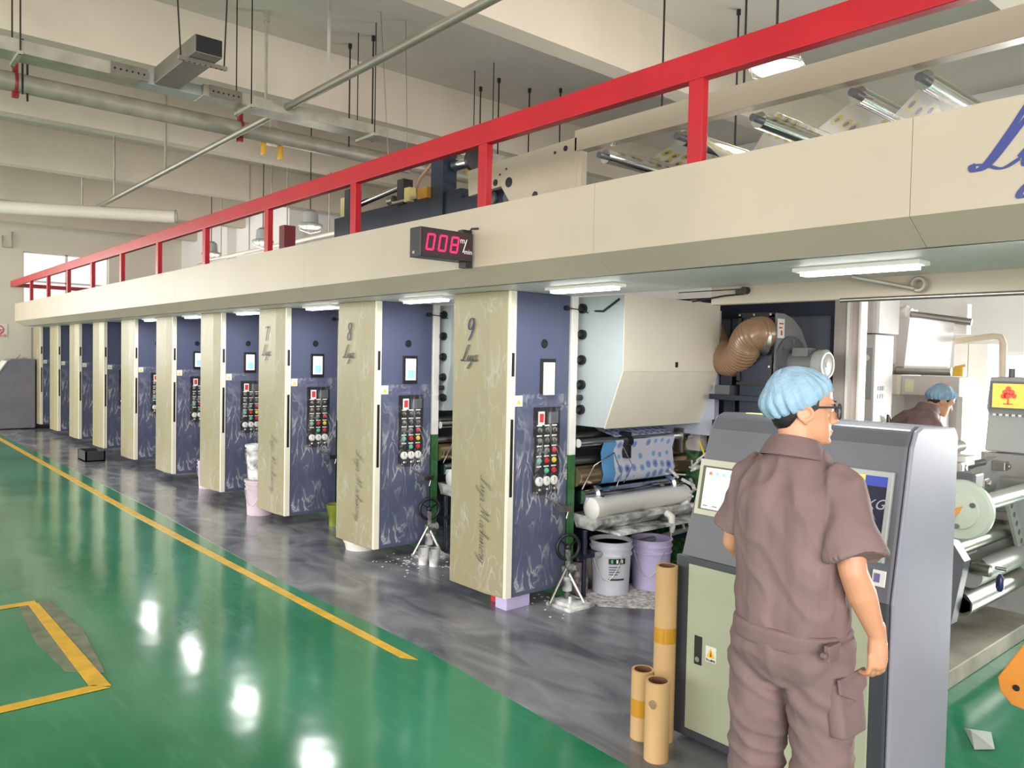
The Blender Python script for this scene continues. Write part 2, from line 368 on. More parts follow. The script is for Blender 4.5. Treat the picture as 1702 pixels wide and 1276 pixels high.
def script(s, org, u, v, size, wid, m, name, parent, shear=.25, thin=.4):
    u = V(u).normalized(); v = V(v).normalized(); nrm = u.cross(v); mb = MB(); x = 0
    for ch in s:
        w_, st = GL[ch]
        for P in st:
            Q = []
            for i in range(len(P)-1):
                p0 = P[max(i-1, 0)]; p1 = P[i]; p2 = P[i+1]; p3 = P[min(i+2, len(P)-1)]
                for k in range(6):
                    t = k/6
                    Q.append(tuple(.5*(2*p1[j]+(p2[j]-p0[j])*t+(2*p0[j]-5*p1[j]+4*p2[j]-p3[j])*t*t+(3*p1[j]-p0[j]-3*p2[j]+p3[j])*t**3) for j in (0, 1)))
            Q.append(P[-1])
            pts = [V((x+a+shear*b, b)) for a, b in Q]; vs = []; fs = []
            for i, p in enumerate(pts):
                d = (pts[min(i+1, len(pts)-1)]-pts[max(i-1, 0)]).normalized(); nn = V((-d.y, d.x))
                wd = wid*(thin+(1-thin)*abs(d.y)**1.5)/2
                for q in (p+nn*wd, p-nn*wd): vs.append(V(org)+u*q.x*size+v*q.y*size+nrm*(.0012+i*.00002))
            for i in range(len(pts)-1): fs.append((2*i, 2*i+1, 2*i+3, 2*i+2))
            mb.add(vs, fs)
        x += w_
    return mb.build(name, m, parent)
ORD = ['first', 'second', 'third', 'fourth', 'fifth', 'sixth', 'seventh', 'eighth', 'ninth', 'tenth', 'eleventh', 'twelfth', 'thirteenth', 'fourteenth', 'fifteenth', 'sixteenth', 'seventeenth', 'eighteenth']
# ================================================================== the room
fl = struct(MB().box((-20.6, -8, -.2), (7, 12, 0)).build('floor', floorm))
pts = [(-20.6, 2.64), (-15, 2.68), (-9, 2.71), (-7, 2.66), (-5.6, 2.63), (-4.6, 2.67), (-3.87, 2.69), (-3, 2.64), (-2.15, 2.6), (-1.72, 2.62), (-1.66, 12), (-20.6, 12)]
struct(MB().prism(pts, 'z', 0, .0015).build('floor', gfloorm))
def paint(P, m=None, z=.002, name='painted_line'):
    return MB().prism(P, 'z', z-.001, z+.0012).build(name, m or yellow, fl)
paint([(-20.5, 2.47), (-8.9, 2.44), (-3.81, 2.50), (-3.72, 2.56), (-8.9, 2.52), (-20.5, 2.55)])
wear = mat('worn_floor_patch', (120, 128, 104), .45, var=.2, scale=8)
CORNER_V = [(-6.14, 1.03), (-4.46, 1.02), (-4.40, 1.11), (-6.14, 1.09)]
CORNER_H = [(-4.49, -1.5), (-4.41, -1.5), (-4.38, 1.1), (-4.46, 1.04)]
CORNER_T = [(-6.24, -1.5), (-6.16, -1.5), (-6.14, 1.08), (-6.22, 1.08)]
paint([(-6.2, .98), (-5.3, .93), (-4.75, .97), (-4.6, 1.13), (-5.4, 1.2), (-6.16, 1.16)], wear, .0025, 'worn_patch')
paint(CORNER_V, None, .0045); paint(CORNER_H, None, .0045); paint(CORNER_T, None, .0045)

struct(MB().box((-20.8, -8, 5.0), (7, 12, 5.2)).build('ceiling', slab))
BX = [-1.93, -4.885, -7.865, -10.57, -13.5, -16.6, -19.5, 1.05, 4.0]
for i, x in enumerate(BX):
    struct(MB().box((x-.22, -8, 4.4), (x, 12, 5.0)).build('trim_%d' % (i+1), concrete))
# far wall with the bright window above the walkway
def wall_with_hole(name, X0, X1, ax, a0, a1, z0, z1, holes, m):
    """slab wall; holes = (b0,b1,zb0,zb1) sorted along the wall"""
    mb = MB(); cur = a0
    def bx(p, q, zz0, zz1):
        if q-p < 1e-4 or zz1-zz0 < 1e-4: return
        mb.box((X0, p, zz0), (X1, q, zz1)) if ax == 'y' else mb.box((p, X0, zz0), (q, X1, zz1))
    for b0, b1, zb0, zb1 in holes:
        bx(cur, b0, z0, z1); bx(b0, b1, z0, zb0); bx(b0, b1, zb1, z1); cur = b1
    bx(cur, a1, z0, z1)
    return struct(mb.build(name, m))
wall_with_hole('wall_far', -20.85, -20.6, 'y', -8, 7, 0, 5, [(-3.6, .6, 1.2, 3.9), (3.36, 5.12, 2.6, 3.9)], wallm)
def window_frame(name, x, y0, y1, z0, z1, nm, nz):
    mb = MB()
    for y in [y0+(y1-y0)*i/nm for i in range(nm+1)]: mb.box((x-.03, y-.025, z0), (x+.03, y+.025, z1))
    for z in [z0+(z1-z0)*i/nz for i in range(nz+1)]: mb.box((x-.03, y0, z-.02), (x+.03, y1, z+.02))
    return struct(mb.build(name, white))
window_frame('window_1', -20.72, 3.36, 5.12, 2.6, 3.9, 2, 2)
window_frame('window_2', -20.72, -3.6, .6, 1.2, 3.9, 3, 2)
struct(MB().box((-20.6, 6.8, 0), (-14, 7.0, 5)).box((-14.2, 7, 0), (-14, 12, 5)).build('wall_rear', wall_l))
struct(MB().box((-20.6, 6.6, 3.3), (-14, 6.8, 3.45)).box((-17.5, 6.6, 0), (-17.1, 6.8, 5)).box((-14.35, 6.55, 0), (-13.95, 6.85, 5)).build('trim_10', wall_l))
wall_with_hole('wall_back', 10.4, 10.6, 'x', -14, 7, 0, 5, [(-3.7, .2, .7, 1.93)], wall_l)
mb = MB()
for x in (-3.7, -2.4, -1.1, .2): mb.box((x-.025, 10.45, .7), (x+.025, 10.52, 1.93))
mb.box((-3.7, 10.45, 1.89), (.2, 10.52, 1.93)).box((-3.7, 10.45, .7), (.2, 10.52, .74))
struct(mb.build('window_3', white))

# ------------------------------------------------------------------ ceiling services
def rod(x, y, z0, z1, r=.006):
    return MB().cyl((x, y, z0), (x, y, z1), r, n=6)
# big grey pipe crossing under the beams
t = thing('ceiling_pipe', 'thick grey pipe with red clamps running across below the beams', 'pipe', (-8.22, -1, 4.1))
MB().tube([(-8.22, -1, 4.08), (-8.22, 10, 4.08)], .085, 16).build('pipe_run', galv, t, 40)
for y in (1.28, 3.3):
    cb = MB().torus((-8.22, y, 4.08), (0, 1, 0), .09, .014, 20, 6).box((-8.25, y-.025, 3.95), (-8.19, y+.025, 4.0)).box((-8.25, y-.02, 4.16), (-8.19, y+.02, 4.25))
    c = cb.build('pipe_clamp', mat('clamp_red', (140, 26, 38), .4), t, 40); rod(-8.22, y, 4.25, 5.0, .008).build('hanger_rod', dark, c)
t = thing('ceiling_pipe', 'slim silver sprinkler pipe on long hangers running toward the far window', 'pipe', (-3, 3.1, 4.0))
MB().tube([(-3.2, 3.2, 4.02), (-5.2, 3.2, 4.0), (-14.8, 3.25, 3.97)], .034, 12).build('pipe_run', mat('dull_pipe', (150, 146, 134), .4, .5, var=.1), t, 40)
for x in (-6.1, -7.35, -10.3, -12.6, -14.5):
    r_ = rod(x, 3.2, 4.0, 5.0, .016).cyl((x, 3.2, 4.9), (x, 3.2, 5), .03).build('hanger', galv, t, 40)
t = thing('ceiling_pipe', 'long grey duct tube with an open end at the left below the far beams', 'pipe', (-14, 1, 3.85))
MB().tube([(-15.0, .5, 3.86), (-13.0, 4.2, 3.86)], .1, 18).build('pipe_run', offw, t, 40)
MB().torus((-13.0, 4.2, 3.86), (.47, .88, 0), .1, .012).build('end_ring', galv, t, 40)
t = thing('ceiling_pipe', 'thin white pipe with short hangers above the far cabinets', 'pipe', (-15, 3.6, 3.7))
MB().tube([(-9.5, 5.6, 3.5), (-16, 5.6, 3.5)], .03, 10).build('pipe_run', offw, t, 40)
for x in (-10.6, -12, -12.6, -13.5, -14.8): rod(x, 5.6, 3.5, 5.0, .012).build('hanger', galv, t)
# cable tray (lidded channel) parallel to the beams
t = thing('cable_tray', 'long pale metal cable tray hanging under the beam with perforated brackets', 'cable tray', (-6.9, 0, 3.95))
MB().box((-7.14, -1, 3.93), (-6.9, 1.95, 4.03)).build('tray_section', galv, t, bevel=.004)
MB().box((-7.14, 2.45, 3.93), (-6.9, 9, 4.03)).build('tray_section', galv, t, bevel=.004)
MB().box((-7.15, 1.95, 3.935), (-6.95, 2.45, 4.025)).build('tray_joint', grey_mach, t)
for y0 in (1.72, 2.5):
    pm = MB().box((-6.895, y0, 3.93), (-6.888, y0+.28, 4.03)); pl_ = pm.build('splice_plate', steel, t)
    hb = MB()
    for i in range(6): hb.cyl((-6.889, y0+.03+i*.044, 3.98), (-6.885, y0+.03+i*.044, 3.98), .009, n=8)
    hb.build('slot_hole', dark, pl_)
for y in (1.1, 2.85, 4.1, 5.6):
    b_ = MB().box((-7.2, y-.015, 3.905), (-6.84, y+.015, 3.93)).build('support_bracket', galv, t)
    MB().cyl((-7.19, y, 3.9), (-7.19, y, 5), .006, n=6).cyl((-6.85, y, 3.9), (-6.85, y, 5), .006, n=6).each('hanger_rod', dark, b_)
t = thing('cable_tray', 'short dark rectangular duct branching from the cable tray toward the camera', 'duct', (-6.2, 2.2, 4.1))
MB().box((-6.9, 2.05, 3.93), (-5.95, 2.25, 4.06)).build('duct_body', mat('duct_steel', (128, 126, 118), .45, .5), t, bevel=.003)
MB().box((-5.955, 2.057, 3.937), (-5.94, 2.243, 4.053)).build('duct_mouth', dark, t)
b_ = MB().box((-6.12, 1.98, 3.9), (-6.08, 2.34, 3.925)).build('perforated_strap', steel, t)
mb = MB()
for i in range(8): mb.cyl((-6.1, 2.02+i*.04, 3.897), (-6.1, 2.02+i*.04, 3.9), .008, n=8)
mb.build('slot_hole', dark, b_)
MB().cyl((-6.1, 2.0, 3.9), (-6.15, 1.95, 5), .006, n=6).cyl((-6.1, 2.32, 3.9), (-6.1, 2.36, 5), .006, n=6).each('hanger_rod', dark, t)
# yellow inspection clamp under the pipe
t = thing('beam_clamp', 'yellow clamp hanging from a short strut beside the thick ceiling pipe', 'clamp', (-8.3, 3.7, 4.0))
MB().box((-8.32, 3.66, 4.05), (-8.26, 3.72, 4.4)).build('strut', galv, t)
MB().box((-8.34, 3.58, 4.0), (-8.24, 3.8, 4.05)).box((-8.33, 3.57, 3.88), (-8.26, 3.61, 4.02)).box((-8.33, 3.76, 3.86), (-8.26, 3.8, 4.02)).build('clamp_jaw', mat('clamp_yellow', (196, 150, 40), .4), t, bevel=.01)
# single hanger rods that show between the beams
hp = [(-7.50, 4.18), (-7.15, 4.25), (-7.57, 5.99), (-7.19, 5.96), (-7.2, 6.45), (-6.94, 6.72), (-4.26, 6.39), (-8.2, 1.37), (-8.0, 1.3), (-4.43, 5.52), (-3.6, 5.5)]
hp.sort(key=lambda p: math.atan2(p[1], -p[0]))
for i, (x, y) in enumerate(hp):
    o = rod(x, y, 3.93 if x < -7 else 3.75, 5.0, .009).cyl((x, y, 4.95), (x, y, 5.0), .02, n=8).build('hanger_rod', dark, org=(x, y, 4.9))
    tag(o, 'thin dark hanger rod, %s from the left of those hanging from the ceiling slab' % ORD[i], 'rod', 'thin rods hanging from the ceiling')
# perforated strip hanging under the tray
o = MB().box((-6.55, 4.05, 3.52), (-6.51, 4.3, 3.54)).cyl((-6.53, 4.28, 3.54), (-6.6, 4.28, 5), .004, n=5).cyl((-6.53, 4.07, 3.54), (-6.6, 4.0, 5), .004, n=5).build('perforated_strip', steel, org=(-6.53, 4.17, 3.52))
tag(o, 'short perforated metal strip hung on two wires above the red rail', 'bracket')

# high bay lamps
def lamp(x, y, z, label):
    t = thing('high_bay_lamp', label, 'ceiling lamp', (x, y, z), 'high bay lamps in the hall')
    MB().lathe([(.05, .2), (.1, .16), (.11, .02), (.16, .0), (.165, -.02), (.16, -.02)], (x, y, z), n=28).build('lamp_body', grey_mach, t, 40)
    MB().lathe([(.15, -.022), (.12, -.05), (.02, -.06)], (x, y, z), n=28).build('lamp_lens', mat('lamp_lens', (200, 200, 192), .3, var=0, emit=.4), t, 40)
    mb = MB()
    for k in range(8):
        a = k*pi/4; mb.tube([(x+.165*math.cos(a), y+.165*math.sin(a), z), (x+.14*math.cos(a), y+.14*math.sin(a), z-.09), (x, y, z-.12)], .004, 5)
    mb.torus((x, y, z-.03), (0, 0, 1), .168, .004, 24, 5).build('wire_guard', steel, t)
    rod(x, y, z+.2, 5.0, .008).build('hanger_rod', dark, t)
    l = bpy.data.lights.new('lamp_light', 'POINT'); l.energy = 22; l.shadow_soft_size = .15; l.color = (1, .96, .88)
    o = bpy.data.objects.new('lamp_light', l); COL.objects.link(o); o.location = (x, y, z-.45)
lamp(-2.72, 4.5, 3.62, 'round caged high bay lamp above the red rail near the top right')
lamp(-10.0, 5.0, 3.5, 'caged high bay lamp seen under the red rail, left of the dark web guide')
for x, n in ((-12.0, 'nearer of two caged lamps over the far cabinets'), (-14.2, 'farther of two caged lamps over the far cabinets')): lamp(x, 5.2, 3.5, n)

# wall sign, no smoking
t = thing('no_smoking_sign', 'white and red no smoking sign on the far wall at the left edge', 'sign', (-20.59, 2.95, 1.95))
MB().box((-20.6, 2.72, 1.96), (-20.585, 3.05, 2.26)).build('sign_board', white, t)
MB().torus((-20.583, 2.89, 2.13), (1, 0, 0), .09, .012, 28, 6).box((-.08, -.01, -.006), (.08, .01, .006), Matrix.Translation((-20.582, 2.89, 2.13)) @ Matrix.Rotation(-pi/4, 4, 'X') @ Matrix.Rotation(pi/2, 4, 'Z')).build('prohibition_ring', redm, t, 40)
MB().box((-20.585, 2.82, 2.12), (-20.582, 2.96, 2.135)).build('cigarette', dark, t)
text('禁止吸烟', (-20.583, 2.76, 1.975), (0, 1, 0), (0, 0, 1), .07, redm, 'lettering', t)
# conduits on the far wall
o = MB().tube([(-20.57, 2.96, 4.2), (-20.57, 2.96, 3.95), (-20.57, 3.14, 3.95), (-20.57, 3.14, 4.3)], .015, 6).build('wall_conduit', galv, org=(-20.57, 3.05, 3.95))
tag(o, 'small U shaped hanger on the far wall above the window corner', 'bracket')
# ================================================================== overhead walkway and its railing
XR = 1.6
t = thing('overhead_walkway', 'long cream overhead walkway with sloping lower edge running above the cabinets', 'walkway', (-9, 3.6, 2.2))
seams = [-19.3, -17.3, -15.2, -13.3, -11.4, -9.3, -6.1, -2.83, -1.25, XR]
for i in range(len(seams)-1):
    a, b = seams[i]+.001, seams[i+1]-.001
    MB().prism([(3.0, 2.655), (3.0, 2.295), (3.16, 2.2), (3.2, 2.2), (3.2, 2.225), (3.05, 2.31), (3.05, 2.655)], 'x', a, b).build('fascia_panel', beige, t)
MB().prism([(3.0, 2.655), (3.0, 2.295), (3.16, 2.2), (3.4, 2.2), (3.4, 2.655)], 'x', -19.32, -19.3).build('end_plate', beige, t)
MB().box((-19.3, 3.18, 2.2), (XR, 4.09, 2.215)).build('underside_plate', mat('underside_paint', (232, 224, 224), .45, var=.03, scale=1), t)
MB().box((-19.3, 3.05, 2.6), (XR, 3.69, 2.62)).build('deck_plate', grey_mach, t)
script('Liya', (-1.06, 2.999, 2.42), (1, 0, 0), (0, 0, 1), .24, .09, mat('navy_script', (44, 56, 130), .4), 'script_lettering', t, .45, .3)

t = thing('guard_railing', 'bright red guard railing along the top of the cream walkway', 'railing', (-9, 3.05, 2.62))
MB().box((-20.0, 3.02, 3.04), (1.6, 3.08, 3.17)).build('top_rail', red, t, bevel=.006)
for k in range(11):
    x = -2.23-1.56*k
    MB().box((x-.032, 3.03, 2.6), (x+.032, 3.075, 3.05)).box((x-.04, 3.02, 2.6), (x+.04, 3.03, 3.04)).build('post', red, t, bevel=.003)
MB().box((-19.9, 3.05, 3.04), (-19.8, 6.0, 3.12)).box((-19.87, 4.4, 2.6), (-19.8, 4.46, 3.05)).build('end_rail', red, t)
tag(MB().box((-9.55, 4.35, 0), (-9.4, 4.5, 3.35)).build('support_post', mat('dark_red_paint', (112, 24, 36), .4), org=(-9.5, 4.4, 0)), 'dark red square post standing behind the railing left of the web guide', 'post')

# lamps under the walkway
for i, x in enumerate((-1.69, -3.4, -5.1, -6.8, -8.5, -10.2, -11.9)):
    n = ['tube lamp under the walkway above the man in the hair net', 'tube lamp under the walkway between cabinet 9 and the white hood'][i] if i < 2 else 'tube lamp under the walkway, %s one left of cabinet 9' % ORD[i-2]
    t = thing('tube_lamp', n, 'lamp', (x, 3.53, 2.2), 'tube lamps under the walkway')
    MB().box((x-.29, 3.47, 2.18), (x+.29, 3.59, 2.2)).build('housing', white, t, bevel=.004)
    MB().box((x-.26, 3.495, 2.163), (x+.26, 3.565, 2.181)).build('diffuser', glow, t)
    l = bpy.data.lights.new('tube_light', 'AREA'); l.shape = 'RECTANGLE'; l.size = .5; l.size_y = .1; l.energy = 9
    o = bpy.data.objects.new('tube_light', l); COL.objects.link(o); o.location = (x, 3.53, 2.145)

# ================================================================== control cabinet (the one numbered 9 is the first)
CX, DX = -4.02, 1.71
c9 = thing('control_cabinet', 'slate blue and cream control cabinet numbered 9, nearest of the row', 'control cabinet', (CX-.3, 3.8, 0), 'control cabinets in a row along the press')
body = MB().box((CX-.55, 3.53, .1), (CX-.012, 4.05, 2.198)).build('body', blue, c9, bevel=.004)
cover = MB().prism([(CX-.6, 3.45), (CX-.19, 3.45), (CX-.03, 3.475), (CX-.02, 3.5), (CX-.6, 3.5)], 'z', .105, 2.198).build('front_cover', beige2, c9, bevel=.003)
MB().box((CX-.03, 3.478, .105), (CX+.0, 3.528, 2.198)).build('edge_trim', trimw, cover)
for z0, z1 in ((.8, 1.33), (1.62, 1.78)):
    MB().box((CX-.004, 3.492, z0), (CX+.002, 3.516, z1)).build('door_slot', dark, cover)
MB().box((CX-.6, 3.47, 1.35), (CX-.612, 3.53, 2.1)).build('edge_trim', trimw, cover)
# screen, hole, label, button plate on the face toward the camera
fx = CX-.012
def on_face(mb_box, name, m, par, bevel=0): (y0, z0, y1, z1, d) = mb_box; return MB().box((fx, y0, z0), (fx+d, y1, z1)).build(name, m, par, bevel=bevel)
ph = MB().torus((fx+.003, 3.80, 1.85), (1, 0, 0), .026, .006, 20, 6).cyl((fx, 3.80, 1.85), (fx+.003, 3.80, 1.85), .024, n=18).build('round_port', dark, c9, 40)
pnl = on_face((3.71, .785, 3.965, 1.405, .008), 'button_plate', dark, c9, .002)
on_face((3.75, 1.28, 3.81, 1.375, .011), 'emblem_plate', white, pnl)
MB().box((fx+.011, 3.762, 1.30), (fx+.012, 3.80, 1.36)).build('emblem', redm, pnl)
on_face((3.85, 1.29, 3.945, 1.37, .0095), 'meter_window', grey_dk, pnl)
for r_ in range(5):
    z = 1.245-.072*r_
    for c_ in range(3):
        y = 3.765+.072*c_
        if r_ >= 3 or (r_, c_) == (2, 2):
            m_ = {(2, 2): redm, (3, 0): grnm, (3, 1): redm, (3, 2): yelm, (4, 0): dark, (4, 1): grnm, (4, 2): redm}[(r_, c_)]
            kn = MB().lathe([(.02, 0), (.02, .006), (.015, .007), (.014, .016), (.002, .018)], (fx+.008, y, z), (1, 0, 0), 14).build('push_button', m_, pnl, 40)
        else:
            kn = MB().lathe([(.02, 0), (.019, .006), (.012, .008), (.011, .024), (.002, .025)], (fx+.008, y, z), (1, 0, 0), 14).box((fx+.03, y-.004, z-.014), (fx+.036, y+.004, z+.014)).build('rotary_knob', steel, pnl, 40)
        MB().box((fx+.008, y-.024, z+.026), (fx+.0088, y+.024, z+.036)).build('name_strip', wh, pnl)
for c_ in range(3):
    y = 3.765+.072*c_
    g_ = MB().lathe([(.033, 0), (.033, .012), (.029, .014), (.002, .0141)], (fx+.008, y, .885), (1, 0, 0), 20).build('pressure_gauge', white, pnl, 40)
    MB().box((fx+.0222, y-.002, .882), (fx+.0235, y+.002, .908)).build('needle', dark, pnl)
    MB().lathe([(.016, 0), (.016, .02), (.01, .024), (.002, .03)], (fx+.008, y, .825), (1, 0, 0), 12).build('regulator_knob', steel, pnl, 40)
on_face((3.505+.03, 1.415, 3.505+.1, 1.49, .003), 'warning_label', wh, c9)
MB().prism([(3.55, 1.43), (3.59, 1.43), (3.57, 1.465)], 'x', fx+.003, fx+.004).build('warning_triangle', yelm, c9)
MB().cyl((fx, 4.0, 1.43), (fx+.02, 4.0, 1.43), .013).build('side_knob', steel, c9, 40)
MB().cyl((fx-.02, 4.0, 2.11), (fx+.03, 4.0, 2.11), .018, n=12).tube([(fx+.03, 4.0, 2.11), (fx+.06, 4.12, 2.1), (fx+.05, 4.22, 2.07)], .004, 6).build('sensor_cable', dark, c9, 40)
# crumpled film over the face: a real thin sheet, slack in the middle
def film_sheet(par, y0, z0, y1, z1, x, seed, amp=.012, name='plastic_film', ny=26, nz=44):
    mb = MB(); vs = []; fs = []
    for j in range(nz+1):
        for i in range(ny+1):
            y = y0+(y1-y0)*i/ny; z = z0+(z1-z0)*j/nz
            d = amp*(.5+noise.noise(V((y*6+seed, z*2.4, seed)))+.5*noise.noise(V((y*17, z*8+seed, 3))))
            edge = min(i, ny-i)/ny*6; d *= min(1, edge)
            vs.append((x+.003+max(d, 0), y, z))
    for j in range(nz):
        for i in range(ny): fs.append((j*(ny+1)+i, j*(ny+1)+i+1, (j+1)*(ny+1)+i+1, (j+1)*(ny+1)+i))
    return mb.add(vs, fs).build(name, film, par, 180)
film_sheet(c9, 3.54, .14, 4.03, 1.5, fx+.02, 3.3)
def front_film(par, seed):
    mb = MB(); vs = []; fs = []; nx, nz = 20, 60
    for j in range(nz+1):
        for i in range(nx+1):
            x = CX-.6+.57*i/nx; z = .12+2.06*j/nz
            vs.append((x, 3.4475-.004*max(0, .2+noise.noise(V((x*9+seed, z*3, seed)))) + (.0 if x < CX-.19 else (x-CX+.19)*.156), z))
    for j in range(nz):
        for i in range(nx): fs.append((j*(nx+1)+i, j*(nx+1)+i+1, (j+1)*(nx+1)+i+1, (j+1)*(nx+1)+i))
    return mb.add(vs, fs).build('cover_film', film2, par, 180)
front_film(c9, 5.1)
# drooping catch tray and tap below the button plate
MB().tube([(fx+.02, 3.83, .77), (fx+.07, 3.93, .70), (fx+.06, 4.03, .69)], .007, 6).box((fx+.02, 3.93, .66), (fx+.09, 4.03, .70)).tube([(fx+.05, 4.03, .66), (fx+.04, 4.02, .6)], .008, 6).build('valve_bracket', steel, c9, 40)
# parts shared by the row are now complete; cabinets 8 to the far end are copies
LBL = ['slate blue and cream control cabinet numbered 8, second of the row', 'slate blue and cream control cabinet numbered 7, lilac pails stacked beside it',
       'unnumbered cream and blue control cabinet directly behind cabinet 7', 'cream and blue control cabinet, second behind cabinet 7, wrapped in crinkled film',
       'cream and blue control cabinet, third behind cabinet 7', 'cream and blue control cabinet, fourth behind cabinet 7, black tray at its foot',
       'cream and blue control cabinet, fifth behind cabinet 7', 'cream and blue control cabinet, sixth behind cabinet 7', 'farthest narrow control cabinet beside the grey desk at the left']
cabs = [c9]
for k in range(1, 10):
    cabs.append(copy_thing(c9, (-DX*k, 0, 0), LBL[k-1], skip=('cover_film',) if k in (6, 8) else ()))
# screens: bare displays on 5..8, on cabinet 9 a white box taped over
for k, c in enumerate(cabs[:5]):
    x = fx-DX*k
    if k == 0:
        s_ = MB().box((x, 3.765, 1.50), (x+.01, 3.91, 1.745)).build('screen', dark, c, bevel=.002)
        MB().box((x+.01, 3.785, 1.49), (x+.03, 3.885, 1.72)).build('screen_cover', white, c, bevel=.004)
    else:
        s_ = MB().box((x, 3.745, 1.505), (x+.012, 3.895, 1.745)).build('screen', dark, c, bevel=.003)
        MB().box((x+.012, 3.77, 1.535), (x+.014, 3.875, 1.72)).build('display', scrw, s_)
        MB().box((x+.014, 3.79, 1.55), (x+.0146, 3.86, 1.625)).build('display_field', scrb, s_)
for c, d, k in ((c9, '9', 0), (cabs[1], '8', 1), (cabs[2], '7', 2)):
    x = CX-DX*k
    script(d, (x-.43, 3.441, 1.87), (1, 0, 0), (0, 0, 1), .15, .12, inkblue if k == 0 else ink, 'number', c, .12, .35)
    script('Liya', (x-.5, 3.441, 1.715), (1, 0, 0), (0, 0, 1), .115, .08, ink, 'script_lettering', c, .3, .4)
    script('Liya Machinery', (x-.25, 3.441, .93), (0, 0, -1), (1, 0, 0), .112, .035, ink, 'script_lettering', c, .3, .3)
o = MB().box((CX-.17, 3.53, 0), (CX-.05, 3.75, .1)).build('support_block', lilac, org=(CX-.1, 3.6, 0), bevel=.006)
tag(o, 'lilac plastic block standing under the front corner of cabinet 9', 'block')
o = MB().box((CX-.30, 3.6, 0), (CX-.18, 3.72, .05)).build('support_block', redm, org=(CX-.24, 3.6, 0))
tag(o, 'small red block on the floor behind the lilac block', 'block')

# ================================================================== printing unit behind cabinet 9
U = thing('printing_unit', 'printing unit with rollers and white hood beside cabinet 9', 'printing machine', (CX-.1, 4.8, 0), 'printing units behind the cabinets')
sf = MB().box((CX-1.0, 4.06, 1.05), (CX-.0, 4.125, 2.2)).build('side_frame', white, U, bevel=.003)
MB().box((CX-1.0, 4.06, 0), (CX-.0, 4.125, 1.05)).build('side_frame_base', green, U, bevel=.003)
MB().box((CX-.9, 5.5, 1.0), (CX+.1, 5.6, 2.2)).build('side_frame', white, U)
MB().box((CX-.9, 5.5, 0), (CX+.1, 5.6, 1.0)).build('side_frame_base', mat('speckled_green', (70, 120, 76), .5, var=.45, scale=26), U)
HX = -3.63
hood = MB()
hood.prism([(HX, 2.2), (HX-.75, 2.2), (HX-.75, 1.26), (HX-.16, 1.26), (HX, 1.67)], 'y', 4.18, 5.28)
hood = hood.build('dryer_hood', palebl, U)
MB().prism([(HX+.002, 2.2), (HX+.002, 1.67), (HX+.008, 1.67), (HX+.008, 2.2)], 'y', 4.17, 5.3).build('hood_panel', offw, hood)
MB().prism([(HX+.002, 1.67), (HX-.158, 1.26), (HX-.152, 1.256), (HX+.008, 1.668)], 'y', 4.17, 5.3).build('hood_panel', mat('hood_lower_panel', (226, 220, 204), .5, var=.02), hood)
MB().prism([(HX-.02, 2.15), (HX-.02, 1.16), (HX-.6, 1.16), (HX-.6, 2.15)], 'y', 5.3, 5.36).build('hood_end', mat('lavender_grey', (176, 180, 196), .45, var=.03), hood)
MB().tube([(CX+.02, 4.2, 2.1), (CX+.2, 4.17, 2.09), (CX+.35, 4.165, 2.17)], .008, 6).build('hood_cable', dark, hood, 60)
for z in (2.115, 1.926, 1.741, 1.56, 1.378):
    MB().cyl((CX+.0, 4.12, z), (CX+.0, 4.16, z), .02).lathe([(.035, 0), (.037, .01), (.033, .035), (.01, .038)], (CX, 4.155, z), (0, 1, 0), 18).build('roller_end', dark, U, 40)
MB().cyl((CX, 4.12, 1.467), (CX, 4.17, 1.467), .02).build('roller_end', rubber, U, 40)
def roller(name, x, z, r, m, y0=4.13, y1=5.5, prof=None, par=None):
    return MB().cyl((x, y0, z), (x, y1, z), r, n=28).build(name, m, par or U, 40)
roller('guide_roller', CX+.02, 1.135, .032, chrome); roller('guide_roller', CX-.15, 1.16, .04, steel)
roller('guide_roller', CX-.05, .995, .03, steel)
imp = roller('printing_cylinder', CX-.02, .885, .075, gold)
# printed film wrapped over the cylinder and running up to the hood
wb = MB(); prof = [(CX-.25, 1.26), (CX-.12, 1.2), (CX+.03, 1.168), (CX+.058, 1.13), (CX+.03, 1.05), (CX+.045, .95), (CX+.062, .89), (CX+.04, .825), (CX-.02, .803)]
R = [[(x, y, z) for y in (4.5, 4.75, 5.0, 5.22)] for x, z in prof]
wb.rings(R, cap=False, closed=False); wb.build('film_web', printm, U, 60)
wb = MB(); R = [[(x+.002, y, z+.002) for y in (4.36, 4.5)] for x, z in prof[3:]]
wb.rings(R, cap=False, closed=False); wb.build('film_edge', mat('film_edge_blue', (96, 160, 214), .3), U, 60)
d_ = MB()
d_.lathe([(.05, 0), (.05, .12), (.075, .13), (.075, .17), (.052, .18), (.052, 1.02), (.075, 1.03), (.075, 1.07), (.045, 1.08), (.045, 1.3)], (CX+.03, 4.16, .74), (0, 1, 0), 28).build('doctor_roller', mat('mirror_steel', (200, 205, 220), .15, 1, var=.03), U, 40)
MB().lathe([(.05, 0), (.08, .02), (.08, .12), (.07, .14), (.07, 1.1), (.08, 1.12), (.05, 1.16)], (CX+.1, 4.18, .66), (0, 1, 0), 28).build('ink_roller', white, U, 40)
MB().prism([(CX-.1, .6), (CX+.2, .6), (CX+.2, .56), (CX+.12, .5), (CX-.05, .5)], 'y', 4.2, 5.35).build('ink_tray', stain, U, bevel=.003)
MB().box((HX+.008, 4.75, 1.7), (HX+.011, 4.78, 1.74)).build('door_latch', dark, hood)
MB().box((CX+.02, 4.32, .475), (CX+.28, 5.42, .495)).build('drip_shelf', stain, U, bevel=.003)
MB().tube([(CX+.2, 4.95, .56), (CX+.25, 4.95, .54), (CX+.26, 4.95, .46), (CX+.255, 4.95, .42)], [.03, .03, .025, .018], 10).build('ink_spout', white, U, 50)
